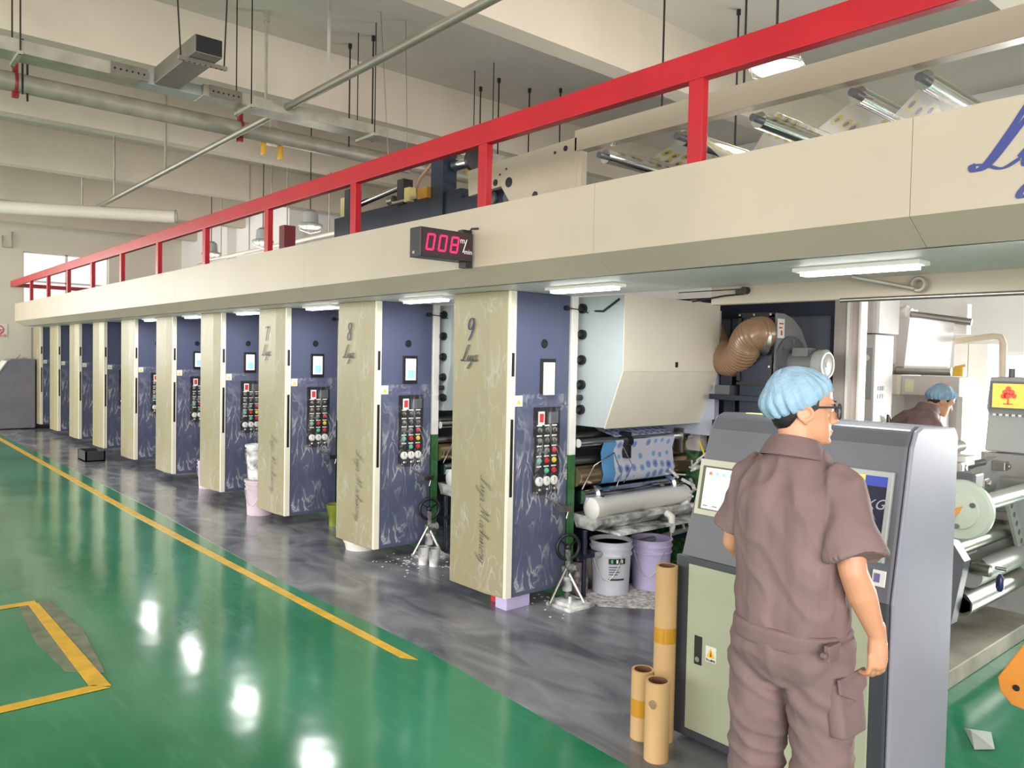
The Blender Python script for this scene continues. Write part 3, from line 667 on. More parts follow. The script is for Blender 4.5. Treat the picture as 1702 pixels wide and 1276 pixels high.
MB().tube([(CX+.25, 4.95, .42), (CX+.25, 4.95, .3)], .004, 6).build('ink_thread', white, U)
MB().cyl((CX+.1, 4.25, .31), (CX+.1, 5.45, .37), .022).build('tie_bar', grey_mach, U, 40)
MB().box((CX-.5, 4.13, .1), (CX-.45, 5.5, .9)).build('back_plate', darkblue, U)
MB().box((CX-.5, 4.13, .9), (CX-.45, 5.5, 1.3)).build('back_plate', grey_dk, U)
MB().cyl((CX+.08, 4.16, .02), (CX+.08, 4.16, .5), .018).box((CX+.0, 4.13, .3), (CX+.1, 5.4, .33)).build('base_frame', darkblue, U, 40)
for y in (4.62, 5.3):
    MB().box((CX+.0, y-.02, 1.0), (CX+.09, y+.02, 1.2)).cyl((CX+.06, y-.03, 1.13), (CX+.06, y+.03, 1.13), .045).build('roller_bracket', dark if y < 5 else steel, U, 40)
MB().tube([(CX+.05, 4.15, .8), (CX+.12, 4.2, .98), (CX+.13, 4.4, 1.06), (CX+.12, 4.5, .9), (CX+.1, 4.47, .8)], .005, 6).tube([(CX+.08, 4.55, 1.1), (CX+.14, 4.6, .95), (CX+.1, 4.55, .82)], .004, 6).build('air_hose', steel, U, 60)
MB().tube([(CX+.15, 5.42, 1.1), (CX+.3, 5.45, .75)], .009, 6).build('yellow_rod', yelm, U, 60)
for i in range(4):
    MB().tube([(CX+.2+.02*i, 5.35+.03*i, .75), (CX+.28+.03*i, 5.4, .5-.04*i), (CX+.22, 5.45, .25), (CX+.2+.05*i, 5.35, .12)], .008, 6).build('hanging_hose', dark, U, 60)
mb = MB()
for i in range(34):
    a = V((CX+.33+random.uniform(-.05, .05), 5.38+random.uniform(-.04, .04), .72+random.uniform(0, .36)))
    mb.tube([a, a+V((random.uniform(-.04, .04), random.uniform(-.04, .04), random.uniform(-.05, .05)))], .006, 4)
o = mb.build('wire_bundle', mat('magenta_foil', (140, 60, 110), .3, .5, var=.5, scale=30), org=(CX+.33, 5.38, .7)); tag(o, 'tangle of magenta foil strips hanging between the unit and the dark console', 'foil')
junk = MB()
for i in range(26):
    a = V((CX+.22+random.uniform(-.1, .12), 5.25+random.uniform(-.1, .15), random.uniform(.45, .98)))
    junk.tube([a, a+V((random.uniform(-.12, .12), random.uniform(-.1, .1), random.uniform(-.08, .08)))], random.uniform(.006, .016), 6)
junk.build('valve_cluster', stain, U, 50)
# handwheel on its adjustable stand
def handwheel_stand(dx, label):
    c = V((CX+.09+dx, 3.98, 0))
    t = thing('handwheel_stand', label, 'handwheel', c, 'handwheel stands beside the cabinets')
    hw = MB().torus(c+V((0, 0, .41)), (1, -.3, 0), .088, .013, 28, 8)
    for k in range(3):
        a = k*2*pi/3+.4; hw.tube([c+V((0, 0, .41)), c+V((-.29*math.cos(a)*-.085*0+.0, math.cos(a)*.085, .41+math.sin(a)*.085))], .007, 6)
    hw.ell(c+V((0, 0, .41)), (.025, .025, .025)).build('handwheel', dark, t, 50)
    MB().cyl(c+V((.0, 0, .04)), c+V((0, 0, .4)), .02).cyl(c+V((-.04, 0, .24)), c+V((.06, .04, .27)), .03).build('pillar', mat('speckled_grey', (120, 120, 116), .5, var=.5, scale=30), t, 40)
    MB().tube([c+V((0, 0, .28)), c+V((-.02, -.15, .03))], .01, 6).tube([c+V((0, 0, .24)), c+V((.12, .05, .03))], .012, 6).build('strut', steel, t, 40)
    MB().box(c+V((-.08, -.13, .0)), c+V((.16, .12, .022))).box(c+V((-.05, -.1, .022)), c+V((.12, .08, .045))).cyl(c+V((.1, -.07, .04)), c+V((.1, -.07, .09)), .012).build('base_plate', stain, t, bevel=.002)
    MB().cyl(c+V((0, .0, .1)), c+V((0, 0, .2)), .035).build('clamp', stain, t, 40)
    return t
handwheel_stand(0, 'black handwheel on an ink splashed stand beside cabinet 9')
handwheel_stand(-DX, 'black handwheel on its stand between cabinets 8 and 9')
for k, n in ((1, 'printing unit seen through the slit between cabinets 8 and 9'), (2, 'printing unit mostly hidden behind cabinet 7')):
    copy_thing(U, (-DX*k, 0, 0), n, skip=('dryer_hood', 'valve_cluster', 'hanging_hose'))
    u2 = [o for o in COL.objects if o.get('label') == n][0]
    MB().prism([(HX-.3-DX*k, 2.2), (HX-.75-DX*k, 2.2), (HX-.75-DX*k, 1.26), (HX-.4-DX*k, 1.26), (HX-.3-DX*k, 1.67)], 'y', 4.18, 5.28).build('dryer_hood', palebl, u2)
# unseen panel added behind the far cabinets to stop light leaking through
tag(MB().box((-19.5, 5.0, .1), (CX-2*DX-.9, 5.2, 2.2)).build('back_light_blocker', grey_dk, org=(-13, 5.1, .1)), 'unseen dark panel added behind the farther press cabinets to block light', 'panel')
# frame beam under the walkway, right of the hood
t = thing('frame_beam', 'cream frame beam under the walkway right of the white hood', 'beam', (-1.5, 4.12, 2.1))
MB().box((-2.87, 4.1, 2.095), (1.6, 4.16, 2.215)).build('beam_body', beige, t, bevel=.003)
MB().cyl((-2.05, 4.1, 2.09), (1.6, 4.1, 2.09), .012).build('edge_tube', steel, t, 40)
MB().cyl((-2.62, 4.06, 2.17), (-2.62, 4.1, 2.17), .022).box((-2.68, 4.07, 2.15), (-2.63, 4.1, 2.18)).build('sensor', dark, t, 40)
MB().tube([(-2.63, 4.085, 2.15), (-2.75, 4.07, 2.145), (-3.0, 4.09, 2.12)], .005, 6).cyl((-3.1, 4.08, 2.18), (-2.63, 4.08, 2.18), .003).build('sensor_cable', dark, t, 40)
MB().cyl((-1.9, 3.9, 2.19), (-1.66, 4.06, 2.13), .012).torus((-1.64, 4.07, 2.15), (0, 1, 0), .03, .012, 16, 6).build('air_pipe', galv, t, 40)

# ================================================================== digital speed display
t = thing('speed_display', 'black digital speed display showing 008 in red, mounted on the cream fascia', 'digital display', (-3.86, 2.99, 2.33))
MB().box((-3.93, 2.6, 2.325), (-3.82, 2.985, 2.497)).build('housing', mat('display_housing', (40, 38, 44), .35), t, bevel=.003)
MB().box((-3.823, 2.615, 2.34), (-3.819, 2.975, 2.485)).build('front_glass', mat('display_glass', (52, 30, 40), .2), t)
def seg7(n, y, z, h, wd):
    segs = {'0': 'abcdef', '8': 'abcdefg'}[n]; mb = MB(); t_ = h*.13; sh = .16
    g = {'a': ((0, h), (wd, h)), 'b': ((wd, h), (wd, h/2)), 'c': ((wd, h/2), (wd, 0)), 'd': ((0, 0), (wd, 0)), 'e': ((0, 0), (0, h/2)), 'f': ((0, h/2), (0, h)), 'g': ((0, h/2), (wd, h/2))}
    for s_ in segs:
        (a0, b0), (a1, b1) = g[s_]; d = V((a1-a0, b1-b0)).normalized(); nn = V((-d.y, d.x))*t_/2; P = []
        p = V((a0, b0))+d*.002; q = V((a1, b1))-d*.002
        for r in (p+nn, p-d*t_*.35, p-nn, q-nn, q+d*t_*.35, q+nn): P.append((-3.8175, y+r.x+sh*r.y, z+r.y))
        mb.add(P, [tuple(range(6))])
    return mb.build('digit', ledred, t)
for n, y in (('0', 2.64), ('0', 2.727), ('8', 2.814)): seg7(n, y, 2.37, .088, .048)
text('m', (-3.8195, 2.886, 2.43), (0, 1, 0), (0, 0, 1), .05, wh, 'unit_lettering', t)
MB().prism([(2.905, 2.375), (2.911, 2.375), (2.94, 2.455), (2.934, 2.455)], 'x', -3.819, -3.8175).build('unit_lettering', wh, t)
text('min', (-3.8195, 2.917, 2.368), (0, 1, 0), (0, 0, 1), .042, wh, 'unit_lettering', t)
MB().box((-3.9, 2.605, 2.345), (-3.88, 2.599, 2.36)).build('type_plate', galv, t)
MB().box((-3.9, 2.94, 2.29), (-3.83, 2.99, 2.325)).box((-3.9, 2.93, 2.497), (-3.85, 3.0, 2.52)).each('bracket', dark, t, 40)
MB().tube([(-3.85, 2.97, 2.5), (-3.84, 2.99, 2.53), (-3.78, 2.99, 2.525)], .006, 6).build('cable', dark, t, 40)

# ================================================================== machinery above the walkway
t = thing('web_guide', 'dark navy web guide frame with chrome rollers behind the red railing', 'printing machine', (-6, 4.0, 2.62))
BF = (-7.2, 3.86, 2.86)
MB().box((-7.2, 3.86, 2.62), (-5.1, 4.0, 3.1)).box((-5.1, 3.86, 2.62), (-4.2, 4.0, 3.02)).build('base_frame', darkblue, t, bevel=.004)
MB().box((-5.5, 3.84, 2.8), (-5.33, 3.98, 3.42)).build('upright', darkblue, t); MB().box((-6.98, 3.85, 2.8), (-6.88, 3.98, 3.35)).build('upright', darkblue, t)
MB().box((-7.15, 3.9, 2.8), (-7.0, 3.98, 3.3)).build('side_plate', mat('pale_yellow_plate', (205, 190, 140), .5), t)
MB().cyl((-6.95, 3.95, 3.2), (-5.98, 3.9, 3.26), .03).cyl((-6.8, 4.3, 3.16), (-4.9, 4.3, 3.2), .02).cyl((-6.8, 4.1, 3.12), (-4.9, 4.1, 3.13), .016).each('tie_rod', chrome, t, 40)
MB().cyl((-5.3, 3.95, 3.33), (-4.95, 3.9, 3.3), .055).build('roller', chrome, t, 40)
MB().lathe([(.1, 0), (.105, .02), (.1, .05), (.04, .06)], (-4.95, 3.88, 3.29), (1, -.25, 0), 24).build('roller_cap', dark, t, 40)
MB().box((-6.02, 3.84, 3.08), (-5.92, 3.94, 3.3)).build('sensor_head', dark, t, 40)
MB().box((-6.1, 3.82, 3.09), (-5.68, 3.9, 3.11)).cyl((-6.14, 3.84, 3.13), (-6.06, 3.84, 3.13), .04).build('sensor_mount', steel, t, 40)
MB().box((-5.86, 3.81, 3.08), (-5.78, 3.88, 3.2)).build('sensor_lamp', mat('brass_sensor', (210, 195, 120), .4), t)
MB().box((-5.64, 3.8, 3.07), (-5.5, 3.88, 3.16)).build('brass_block', mat('brass_orange', (196, 140, 50), .4, .4), t)
MB().tube([(-4.98, 3.84, 3.22), (-4.93, 3.84, 3.1), (-4.8, 3.84, 3.02)], .03, 8).build('hand_lever', mat('brass_orange', (196, 140, 50), .4, .4), t, 40)
MB().tube([(-5.85, 3.9, 3.15), (-5.75, 3.9, 3.28), (-5.6, 3.95, 3.42), (-5.4, 3.95, 3.5)], .018, 8).build('cable', mat('tan_cable', (150, 120, 92), .5), t, 40)
MB().cyl((-4.7, 3.88, 2.96), (-4.7, 3.84, 2.96), .05).cyl((-4.5, 3.88, 2.94), (-4.5, 3.84, 2.94), .06).each('drive_gear', grey_dk, t, 40)
o = MB().prism([(-4.80, 2.965), (-4.42, 2.985), (-4.14, 2.63), (-3.66, 2.63), (-3.66, 3.19), (-4.82, 3.16)], 'y', 3.70, 3.74)
t = thing('side_plate', 'cream steel side plate with round holes behind the red railing', 'machine plate', (-4.2, 3.74, 2.62))
pl_ = o.build('plate', beige, t, bevel=.002)
for x, z, r in ((-4.48, 3.02, .024), (-4.33, 3.0, .036), (-4.36, 3.1, .008), (-4.05, 2.87, .026), (-3.76, 3.135, .018), (-3.86, 3.125, .01), (-4.43, 3.07, .008)): MB().cyl((x, 3.696, z), (x, 3.702, z), r, n=20).build('hole', dark, pl_, 40)
t = thing('upper_frame_beam', 'long cream channel beam carrying rollers above the walkway at the right', 'beam', (-1.4, 3.74, 3.1))
MB().box((-3.68, 3.7, 3.1), (1.6, 3.78, 3.235)).build('beam', beige, t, bevel=.003)
MB().box((-3.68, 3.705, 2.62), (-3.62, 3.76, 3.1)).build('upright', beige, t, bevel=.003)
for k, x in enumerate((-3.5, -2.89, -2.39, -1.85, -1.54)):
    z = 3.055 if k not in (3,) else 3.06
    o = thing('web_roller', 'chrome web roller above the walkway, %s from the left of five' % ORD[k], 'roller', (x, 4.3, z), 'chrome rollers over the walkway')
    MB().cyl((x, 3.8, z), (x, 4.95, z), .045, n=24).build('roller_tube', chrome, o, 40)
    MB().cyl((x, 3.74, z), (x, 3.8, z), .02).cyl((x, 4.95, z), (x, 5.02, z), .02).each('axle', grey_dk, o, 40)
tag(MB().box((-3.7, 5.0, 3.0), (1.6, 5.06, 3.14)).build('upper_frame_beam', beige, org=(-1, 5, 3)), 'rear cream beam holding the far ends of the overhead rollers', 'beam')
path = [(-3.5, 3.105), (-3.2, 3.01), (-2.89, 3.11), (-2.7, 2.93), (-2.5, 2.9), (-2.35, 3.11), (-2.1, 2.97), (-1.85, 3.11), (-1.72, 2.95), (-1.54, 3.11), (-1.45, 2.7)]
wb = MB().rings([[(x, y, z) for y in (3.9, 4.3, 4.8)] for x, z in path], cap=False, closed=False)
tag(wb.build('overhead_film_web', cprint, org=(-2.4, 4.3, 3)), 'clear film printed with yellow and purple packs running over the overhead rollers', 'film')
tag(MB().box((-3.3, 4.2, 2.62), (-2.2, 4.9, 2.75)).build('dryer_box', darkblue, org=(-2.8, 4.5, 2.62)), 'dark navy box lying under the overhead film web', 'box')
for i, x in enumerate((-8.0, -9.4, -10.6, -11.8, -13.0)):
    tag(MB().box((x-.05, 3.3, 2.62), (x+.05, 3.5, 2.67)).cyl((x, 3.3, 2.68), (x, 3.5, 2.68), .03).build('bearing_block', dark, org=(x, 3.4, 2.62)), 'small dark bearing block on the walkway edge, %s from the right' % ORD[i], 'bearing', 'bearing blocks on the walkway')
# ================================================================== blower, hose and dark enclosure
t = thing('equipment_enclosure', 'dark slate panelled enclosure behind the blower', 'machine housing', (-3.7, 6, 0))
slate = mat('slate_panel', (88, 94, 104), .5, var=.06, scale=3, stretch=(8, 1, .3))
MB().box((-4.8, 5.8, 0), (-2.96, 6.0, 2.3)).build('housing', slate, t)
MB().box((-2.96, 5.78, 0), (-2.9, 5.86, 2.3)).box((-4.8, 5.78, 2.12), (-2.96, 5.8, 2.3)).build('corner_post', darkblue, t)
for x in (-4.3, -3.85, -3.4): MB().box((x, 5.792, 0), (x+.012, 5.8, 2.12)).build('panel_joint', darkblue, t)
MB().box((-2.98, 5.76, 1.3), (-2.78, 5.79, 1.46)).build('switch_box', dark, t)
t = thing('post_pair', 'pair of pale aluminium uprights between the dark enclosure and the tall cabinet', 'frame', (-2.8, 5.75, 0))
MB().box((-2.9, 5.72, 0), (-2.795, 5.8, 2.25)).build('upright', mat('warm_grey_metal', (168, 160, 154), .45, .2), t)
MB().box((-2.795, 5.70, 0), (-2.775, 5.8, 2.25)).box((-2.705, 5.70, 0), (-2.69, 5.8, 2.25)).build('white_edge', white, t)
MB().box((-2.775, 5.74, 0), (-2.705, 5.8, 2.25)).build('upright', mat('pinkish_panel', (196, 182, 176), .5), t)
t = thing('blower', 'grey centrifugal blower with electric motor on a dark frame behind the console', 'blower', (-3.2, 5.3, 1.45))
P = [(5.2, 1.32), (5.42, 1.28), (5.56, 1.36), (5.65, 1.52), (5.68, 1.72), (5.64, 1.88), (5.55, 2.0), (5.42, 2.08), (5.3, 2.11), (5.2, 2.11)]
MB().prism(P, 'x', -3.085, -3.07).build('side_plate', mat('blower_grey', (140, 140, 142), .4, .2), t)
MB().prism([(y*.97+.155, z*.96+.07) for y, z in P], 'x', -3.36, -3.085).build('scroll_housing', darkblue, t)
MB().box((-3.38, 5.18, 2.08), (-3.09, 5.2, 2.115)).box((-3.38, 5.18, 1.58), (-3.09, 5.2, 1.61)).box((-3.38, 5.18, 1.6), (-3.35, 5.2, 2.1)).box((-3.12, 5.18, 1.6), (-3.09, 5.2, 2.1)).build('flange', dark, t)
mb = MB()
for z in (2.1, 1.98, 1.85, 1.72, 1.6): mb.cyl((-3.105, 5.17, z), (-3.105, 5.18, z), .009, n=8)
for x in (-3.36, -3.24): mb.cyl((x, 5.17, 2.1), (x, 5.18, 2.1), .009, n=8)
mb.each('bolt', steel, t)
MB().lathe([(.23, 0), (.23, .015), (.1, .03), (.1, .05)], (-3.07, 5.4, 1.72), (1, 0, 0), 32).build('mounting_ring', grey_dk, t, 40)
mb = MB()
for k in range(8):
    a = k*pi/4; mb.cyl((-3.055, 5.4+.19*math.cos(a), 1.72+.19*math.sin(a)), (-3.045, 5.4+.19*math.cos(a), 1.72+.19*math.sin(a)), .012, n=8)
mb.each('bolt', steel, t)
mo = MB().cyl((-3.04, 5.4, 1.74), (-2.84, 5.4, 1.74), .1, n=28).box((-3.0, 5.3, 1.8), (-2.88, 5.42, 1.86)).build('motor', mat('motor_grey', (104, 104, 104), .45), t, 40)
MB().lathe([(.1, 0), (.112, .02), (.112, .07), (.1, .08)], (-2.86, 5.4, 1.74), (1, 0, 0), 28).build('fan_cover', grey_mach, mo, 40)
MB().torus((-2.78, 5.4, 1.74), (1, 0, 0), .088, .008, 28, 6).cyl((-2.785, 5.4, 1.74), (-2.775, 5.4, 1.74), .02).build('cover_rim', white, mo, 40)
MB().box((-3.07, 5.21, 1.93), (-3.066, 5.3, 2.07)).build('label', wh, t); MB().box((-3.066, 5.225, 2.03), (-3.065, 5.285, 2.04)).box((-3.066, 5.225, 2.0), (-3.065, 5.27, 2.01)).box((-3.066, 5.25, 1.95), (-3.065, 5.27, 1.985)).build('label_print', redm, t)
MB().lathe([(.13, 0), (.09, .07)], (-3.14, 5.17, 1.93), (-.5, -.6, 0), 24).build('inlet_cone', steel, t, 40)
fr = MB().box((-3.6, 5.15, 1.46), (-2.95, 5.75, 1.5)).box((-3.6, 5.2, 1.2), (-2.95, 5.7, 1.3)).box((-3.6, 5.3, 1.5), (-3.5, 5.5, 1.75)).box((-3.6, 5.35, 0), (-3.5, 5.45, 1.46)).box((-3.05, 5.3, 0), (-2.95, 5.4, 1.46)).box((-3.55, 5.5, 0), (-3.45, 5.7, 1.46))
tag(fr.build('support_stand', darkblue, org=(-3.5, 5.5, 0), bevel=.003), 'dark steel frame and shelf carrying the grey blower', 'frame')
tag(MB().box((-3.58, 5.2, 1.5), (-3.45, 5.35, 1.57)).build('shelf_box', grey_dk, org=(-3.8, 5.3, 1.5)), 'small grey box lying on the blower shelf under the hose', 'box')
path = [(-4.11, 5.6, 2.16), (-3.926, 5.5, 2.075), (-3.80, 5.43, 1.947), (-3.671, 5.38, 1.811), (-3.51, 5.3, 1.755), (-3.352, 5.2, 1.811), (-3.254, 5.12, 1.912), (-3.18, 5.1, 1.955), (-3.153, 5.17, 1.96)]
pts = []
for i in range(len(path)-1):
    p0 = V(path[max(i-1, 0)]); p1 = V(path[i]); p2 = V(path[i+1]); p3 = V(path[min(i+2, len(path)-1)])
    for k in range(12):
        q = k/12; pts.append(.5*(2*p1+(p2-p0)*q+(2*p0-5*p1+4*p2-p3)*q*q+(3*p1-p0-3*p2+p3)*q**3))
o = MB().tube(pts, [.117+.007*(i % 2) for i in range(len(pts))], 28).build('flexible_hose', brown_hose, org=(-3.5, 5.1, 1.9), smooth=25)
tag(o, 'ribbed brown flexible hose curving in a U into the blower', 'hose')

# ================================================================== tall cabinet, web machine, wall things beyond
t = thing('tall_cabinet', 'tall pale grey cabinet with gauge panel behind the aluminium uprights', 'cabinet', (-3.3, 7.2, 0))
MB().box((-3.6, 7.0, 0), (-3.17, 7.38, 2.02)).build('lower_body', mat('light_putty', (206, 200, 196), .45, var=.02), t, bevel=.01)
MB().rbox((-3.62, 6.98, 2.03), (-3.15, 7.46, 2.6), .04).build('upper_body', mat('light_putty', (206, 200, 196), .45), t)
gp = MB().box((-3.31, 6.993, 1.44), (-3.19, 7.0, 1.9)).build('gauge_panel', grey_mach, t)
MB().cyl((-3.24, 6.985, 1.81), (-3.24, 6.993, 1.81), .028).build('gauge', white, gp, 40); MB().box((-3.31, 6.988, 1.65), (-3.28, 6.993, 1.76)).build('purple_display', mat('purple_display', (92, 74, 140), .4), gp)
MB().cyl((-3.29, 6.985, 1.475), (-3.29, 6.993, 1.475), .015).build('green_lamp', mat('green_lamp', (60, 220, 160), .4, emit=1), gp)
for i in range(2):
    for j in range(3): MB().box((-3.169, 7.08+j*.045, 1.45+i*.07), (-3.166, 7.115+j*.045, 1.49+i*.07)).build('control_mark', grey_dk, t)
MB().tube([(-3.15, 7.25, 1.15), (-3.13, 7.22, 1.3), (-3.14, 7.3, 1.25), (-3.13, 7.28, 1.1)], .012, 6).build('tap', grey_dk, t, 50)

t = thing('web_inspection_machine', 'overexposed white film web stretched between upper and lower rollers, man bending before it', 'machine', (-3.1, 8, 0))
def rl(x0, x1, z, r, m=steel): MB().cyl((x0, 8.0, z), (x1, 8.0, z), r, n=20).build('roller', m, t, 40)
MB().cyl((-3.24, 7.9, 2.24), (-2.74, 8.0, 2.16), .035, n=16).build('roller', steel, t, 40)
MB().cyl((-3.42, 7.9, 2.28), (-3.24, 7.9, 2.25), .05, n=16).lathe([(.055, 0), (.06, .03), (.03, .05)], (-3.3, 7.88, 2.27), (1, 0, 0), 16).build('roller', white, t, 40)
MB().cyl((-3.36, 7.9, 1.70), (-2.9, 8.0, 1.70), .04, n=16).lathe([(.06, 0), (.065, .05), (.03, .07)], (-3.42, 7.9, 1.70), (1, 0, 0), 16).build('roller', steel, t, 40)
MB().add([(-3.24, 7.87, 2.21), (-2.87, 7.95, 2.19), (-2.9, 7.95, 1.73), (-3.28, 7.87, 1.72)], [(0, 1, 2, 3)]).add([(-3.24, 7.875, 2.21), (-2.87, 7.955, 2.19), (-2.9, 7.955, 1.73), (-3.28, 7.875, 1.72)], [(3, 2, 1, 0)]).build('film_web', webm, t)
MB().box((-3.44, 8.06, 1.66), (-3.30, 8.2, 2.3)).build('side_frame', mat('light_putty', (206, 200, 196), .45), t)
MB().box((-2.9, 8.0, 2.05), (-2.78, 8.1, 2.33)).build('web_end_box', white, t)
MB().rbox((-3.47, 7.8, 1.47), (-3.28, 8.3, 1.66), .03).build('bed_end', offw, t); MB().box((-3.28, 7.82, 1.47), (-2.76, 8.2, 1.65)).build('bed', mat('light_putty', (206, 200, 196), .45), t, bevel=.01)
MB().box((-2.79, 7.86, 0), (-2.74, 8.1, 1.47)).box((-3.47, 7.9, 0), (-3.4, 8.2, 1.47)).box((-2.98, 7.9, 0), (-2.94, 8.1, 1.47)).each('leg', white, t)
MB().box((-3.4, 8.2, 0), (-2.8, 8.3, 1.47)).build('rear_plate', mat('light_putty', (206, 200, 196), .45), t)
MB().box((-2.92, 7.815, 1.5), (-2.84, 7.82, 1.6)).build('pink_note', mat('pink_note', (240, 180, 180), .6), t)
MB().box((-3.24, 7.815, 1.5), (-3.16, 7.82, 1.62)).build('yellowed_note', mat('pale_note', (226, 224, 190), .6), t)
o = MB().rbox((-2.84, 7.86, 1.66), (-2.75, 7.95, 1.74), .015).cyl((-2.82, 7.87, 1.74), (-2.76, 7.93, 1.76), .012).build('yellow_clamp', mat('tape_yellow', (236, 186, 60), .5), org=(-2.8, 7.9, 1.66)); tag(o, 'small yellow box on the bed of the white web machine', 'box')
o = MB().tube([(-2.95, 8.02, 1.98), (-2.56, 8.02, 2.03), (-2.5, 8.02, 2.02), (-2.48, 8.02, 1.97), (-2.47, 8.02, 1.55), (-2.47, 8.02, 0)], .03, 14).build('bent_pipe', mat('cream_pipe', (226, 210, 186), .45), org=(-2.6, 8, 0), smooth=40); tag(o, 'cream pipe bent down at a right angle behind the grey kiosk', 'pipe')
tag(MB().box((-3.1, 8.6, 0), (-2.97, 8.9, 1.98)).box((-2.965, 8.6, 0), (-2.79, 8.9, 1.98)).build('white_locker', white, org=(-2.9, 8.7, 0), bevel=.006), 'white upright cabinet in the glare beside the bent pipe', 'cabinet')

t = thing('control_kiosk', 'grey control kiosk with an orange screen at the right edge', 'kiosk', (-1.9, 6.5, 0))
MB().prism([(6.3, 1.15), (6.34, 1.42), (6.3, 1.46), (6.36, 1.68), (6.7, 1.68), (6.7, 1.15)], 'x', -2.04, -1.5).build('upper_body', grey_mach, t, bevel=.008)
MB().rbox((-2.06, 6.27, 0), (-1.48, 6.8, 1.14), .03).build('lower_body', mat('kiosk_body', (150, 148, 146), .45), t)
MB().box((-2.02, 6.295, 1.45), (-1.77, 6.33, 1.65)).build('screen_bezel', grey_dk, t)
sc = MB().box((-2.0, 6.288, 1.465), (-1.8, 6.296, 1.635)).build('screen', scrorange, t)
fb = MB()
for x, z, r in ((-1.9, 1.6, .018), (-1.92, 1.575, .018), (-1.88, 1.575, .02), (-1.905, 1.55, .024), (-1.865, 1.55, .018), (-1.93, 1.545, .018)): fb.cyl((x, 6.285, z), (x, 6.288, z), r, n=10)
fb.box((-1.905, 6.286, 1.49), (-1.895, 6.288, 1.54)).box((-1.93, 6.286, 1.488), (-1.87, 6.288, 1.496)).build('screen_picture', mat('screen_red', (226, 70, 40), .3, emit=.5), sc)
kb = MB()
for i in range(10): kb.box((-2.0+i*.04, 6.31, 1.405), (-1.98+i*.04, 6.32, 1.42))
kb.build('key_row', wh, t)
MB().cyl((-1.93, 6.45, 1.68), (-1.93, 6.45, 1.74), .02).build('knob', grey_dk, t, 40)

# ================================================================== unwinder on its platform
t = thing('platform', 'dusty low steel platform carrying the unwinding rollers', 'platform', (-2, 5.4, 0))
MB().box((-3.3, 4.45, 0), (-1.61, 6.15, .1)).build('platform_body', dust, t, bevel=.006)
t = thing('unwinder', 'roller unwinding machine with a pale round chuck behind the grey console', 'machine', (-1.9, 5.3, .1))
MB().prism([(-2.4, .3), (-1.72, .26), (-1.66, .64), (-1.74, .76), (-1.8, .78), (-2.4, .78)], 'y', 4.88, 4.98).build('bracket_plate', grey_dk, t, bevel=.004)
MB().prism([(-2.4, .33), (-1.78, .30), (-1.75, .62), (-1.82, .7), (-2.4, .7)], 'y', 4.86, 4.88).build('cream_cover', mat('cover_cream', (214, 214, 196), .45), t)
MB().box((-1.84, 4.86, .16), (-1.8, 4.9, .3)).build('foot', offw, t)
MB().box((-2.5, 6.05, .1), (-1.6, 6.12, 1.0)).prism([(-2.5, .1), (-2.2, .1), (-2.2, .9), (-2.5, .9)], 'y', 4.9, 4.98).each('frame_plate', grey_mach, t)
def rr(x, z, r, y0=4.98, y1=6.05, m=None): MB().cyl((x, y0, z), (x, y1, z), r, n=24).build('roller', m or steel, t, 40)
rr(-1.8, .66, .055, 5.0); rr(-1.72, .5, .07, 5.15, m=grey_mach); rr(-1.74, .345, .075, 5.05); rr(-1.9, .22, .06)
rr(-1.85, 1.26, .035, 4.7, 5.3, grey_mach); rr(-1.85, 1.13, .022, 4.6, 5.7, grey_dk)
MB().lathe([(.03, -.02), (.1, -.01), (.105, 0), (.155, .005), (.168, .02), (.168, .05), (.06, .07), (.05, .16)], (-1.645, 4.72, .955), (0, 1, 0), 40).build('chuck_disc', palegreen, t, 30)
for a in (.5, 2.6, 4.7): MB().cyl((-1.645+.085*math.cos(a), 4.7, .955+.085*math.sin(a)), (-1.645+.085*math.cos(a), 4.712, .955+.085*math.sin(a)), .014, n=12).build('screw', steel, t)
MB().prism([(-1.70, .885), (-1.68, .88), (-1.635, .95), (-1.62, .985), (-1.655, .97), (-1.69, .935)], 'y', 4.694, 4.699).build('orange_mark', orange, t)
MB().cyl((-1.645, 4.85, .955), (-1.645, 5.05, .955), .045, n=20).build('chuck_neck', rubber, t, 40)
MB().cyl((-1.645, 5.05, .955), (-1.645, 6.1, .955), .05, n=24).build('air_shaft', mat('shaft_clear', (222, 220, 220), .2, .6), t, 40)
MB().prism([(4.85, 1.32), (5.0, 1.33), (5.25, 1.25), (5.45, 1.12), (5.6, .9), (5.3, .8), (4.9, 1.0)], 'x', -2.0, -1.95).build('swing_arm', grey_mach, t, bevel=.004)
MB().torus((-1.94, 4.95, 1.25), (1, 0, 0), .05, .012).build('arm_joint', grey_dk, t, 40)
MB().prism([(5.3, .95), (5.45, 1.1), (5.95, 1.15), (6.0, 1.0), (5.7, .75)], 'x', -1.9, -1.84).build('linkage_plate', grey_mach, t, bevel=.004)
for y, z in ((5.1, 1.15), (5.3, 1.0), (5.5, 1.02), (5.86, 1.1), (5.9, .84), (5.96, .76), (6.02, .68)):
    MB().box((-1.84, y-.04, z-.03), (-1.76, y+.04, z+.03)).cyl((-1.75, y, z), (-1.74, y, z), .02).build('clamp_block', steel, t, bevel=.004)
pp = MB().prism([(5.72, .86), (5.80, .92), (6.04, .60), (5.96, .54)], 'x', -1.72, -1.70).build('perforated_plate', grey_mach, t)
for k in range(5): MB().cyl((-1.70, 5.78+.055*k, .86-.065*k), (-1.697, 5.78+.055*k, .86-.065*k), .018, n=14).build('plate_hole', grey_dk, pp)
MB().box((-1.78, 5.0, 1.04), (-1.66, 5.14, 1.13), Matrix.Translation((0, 0, 0))).build('bearing_housing', grey_dk, t, bevel=.01)
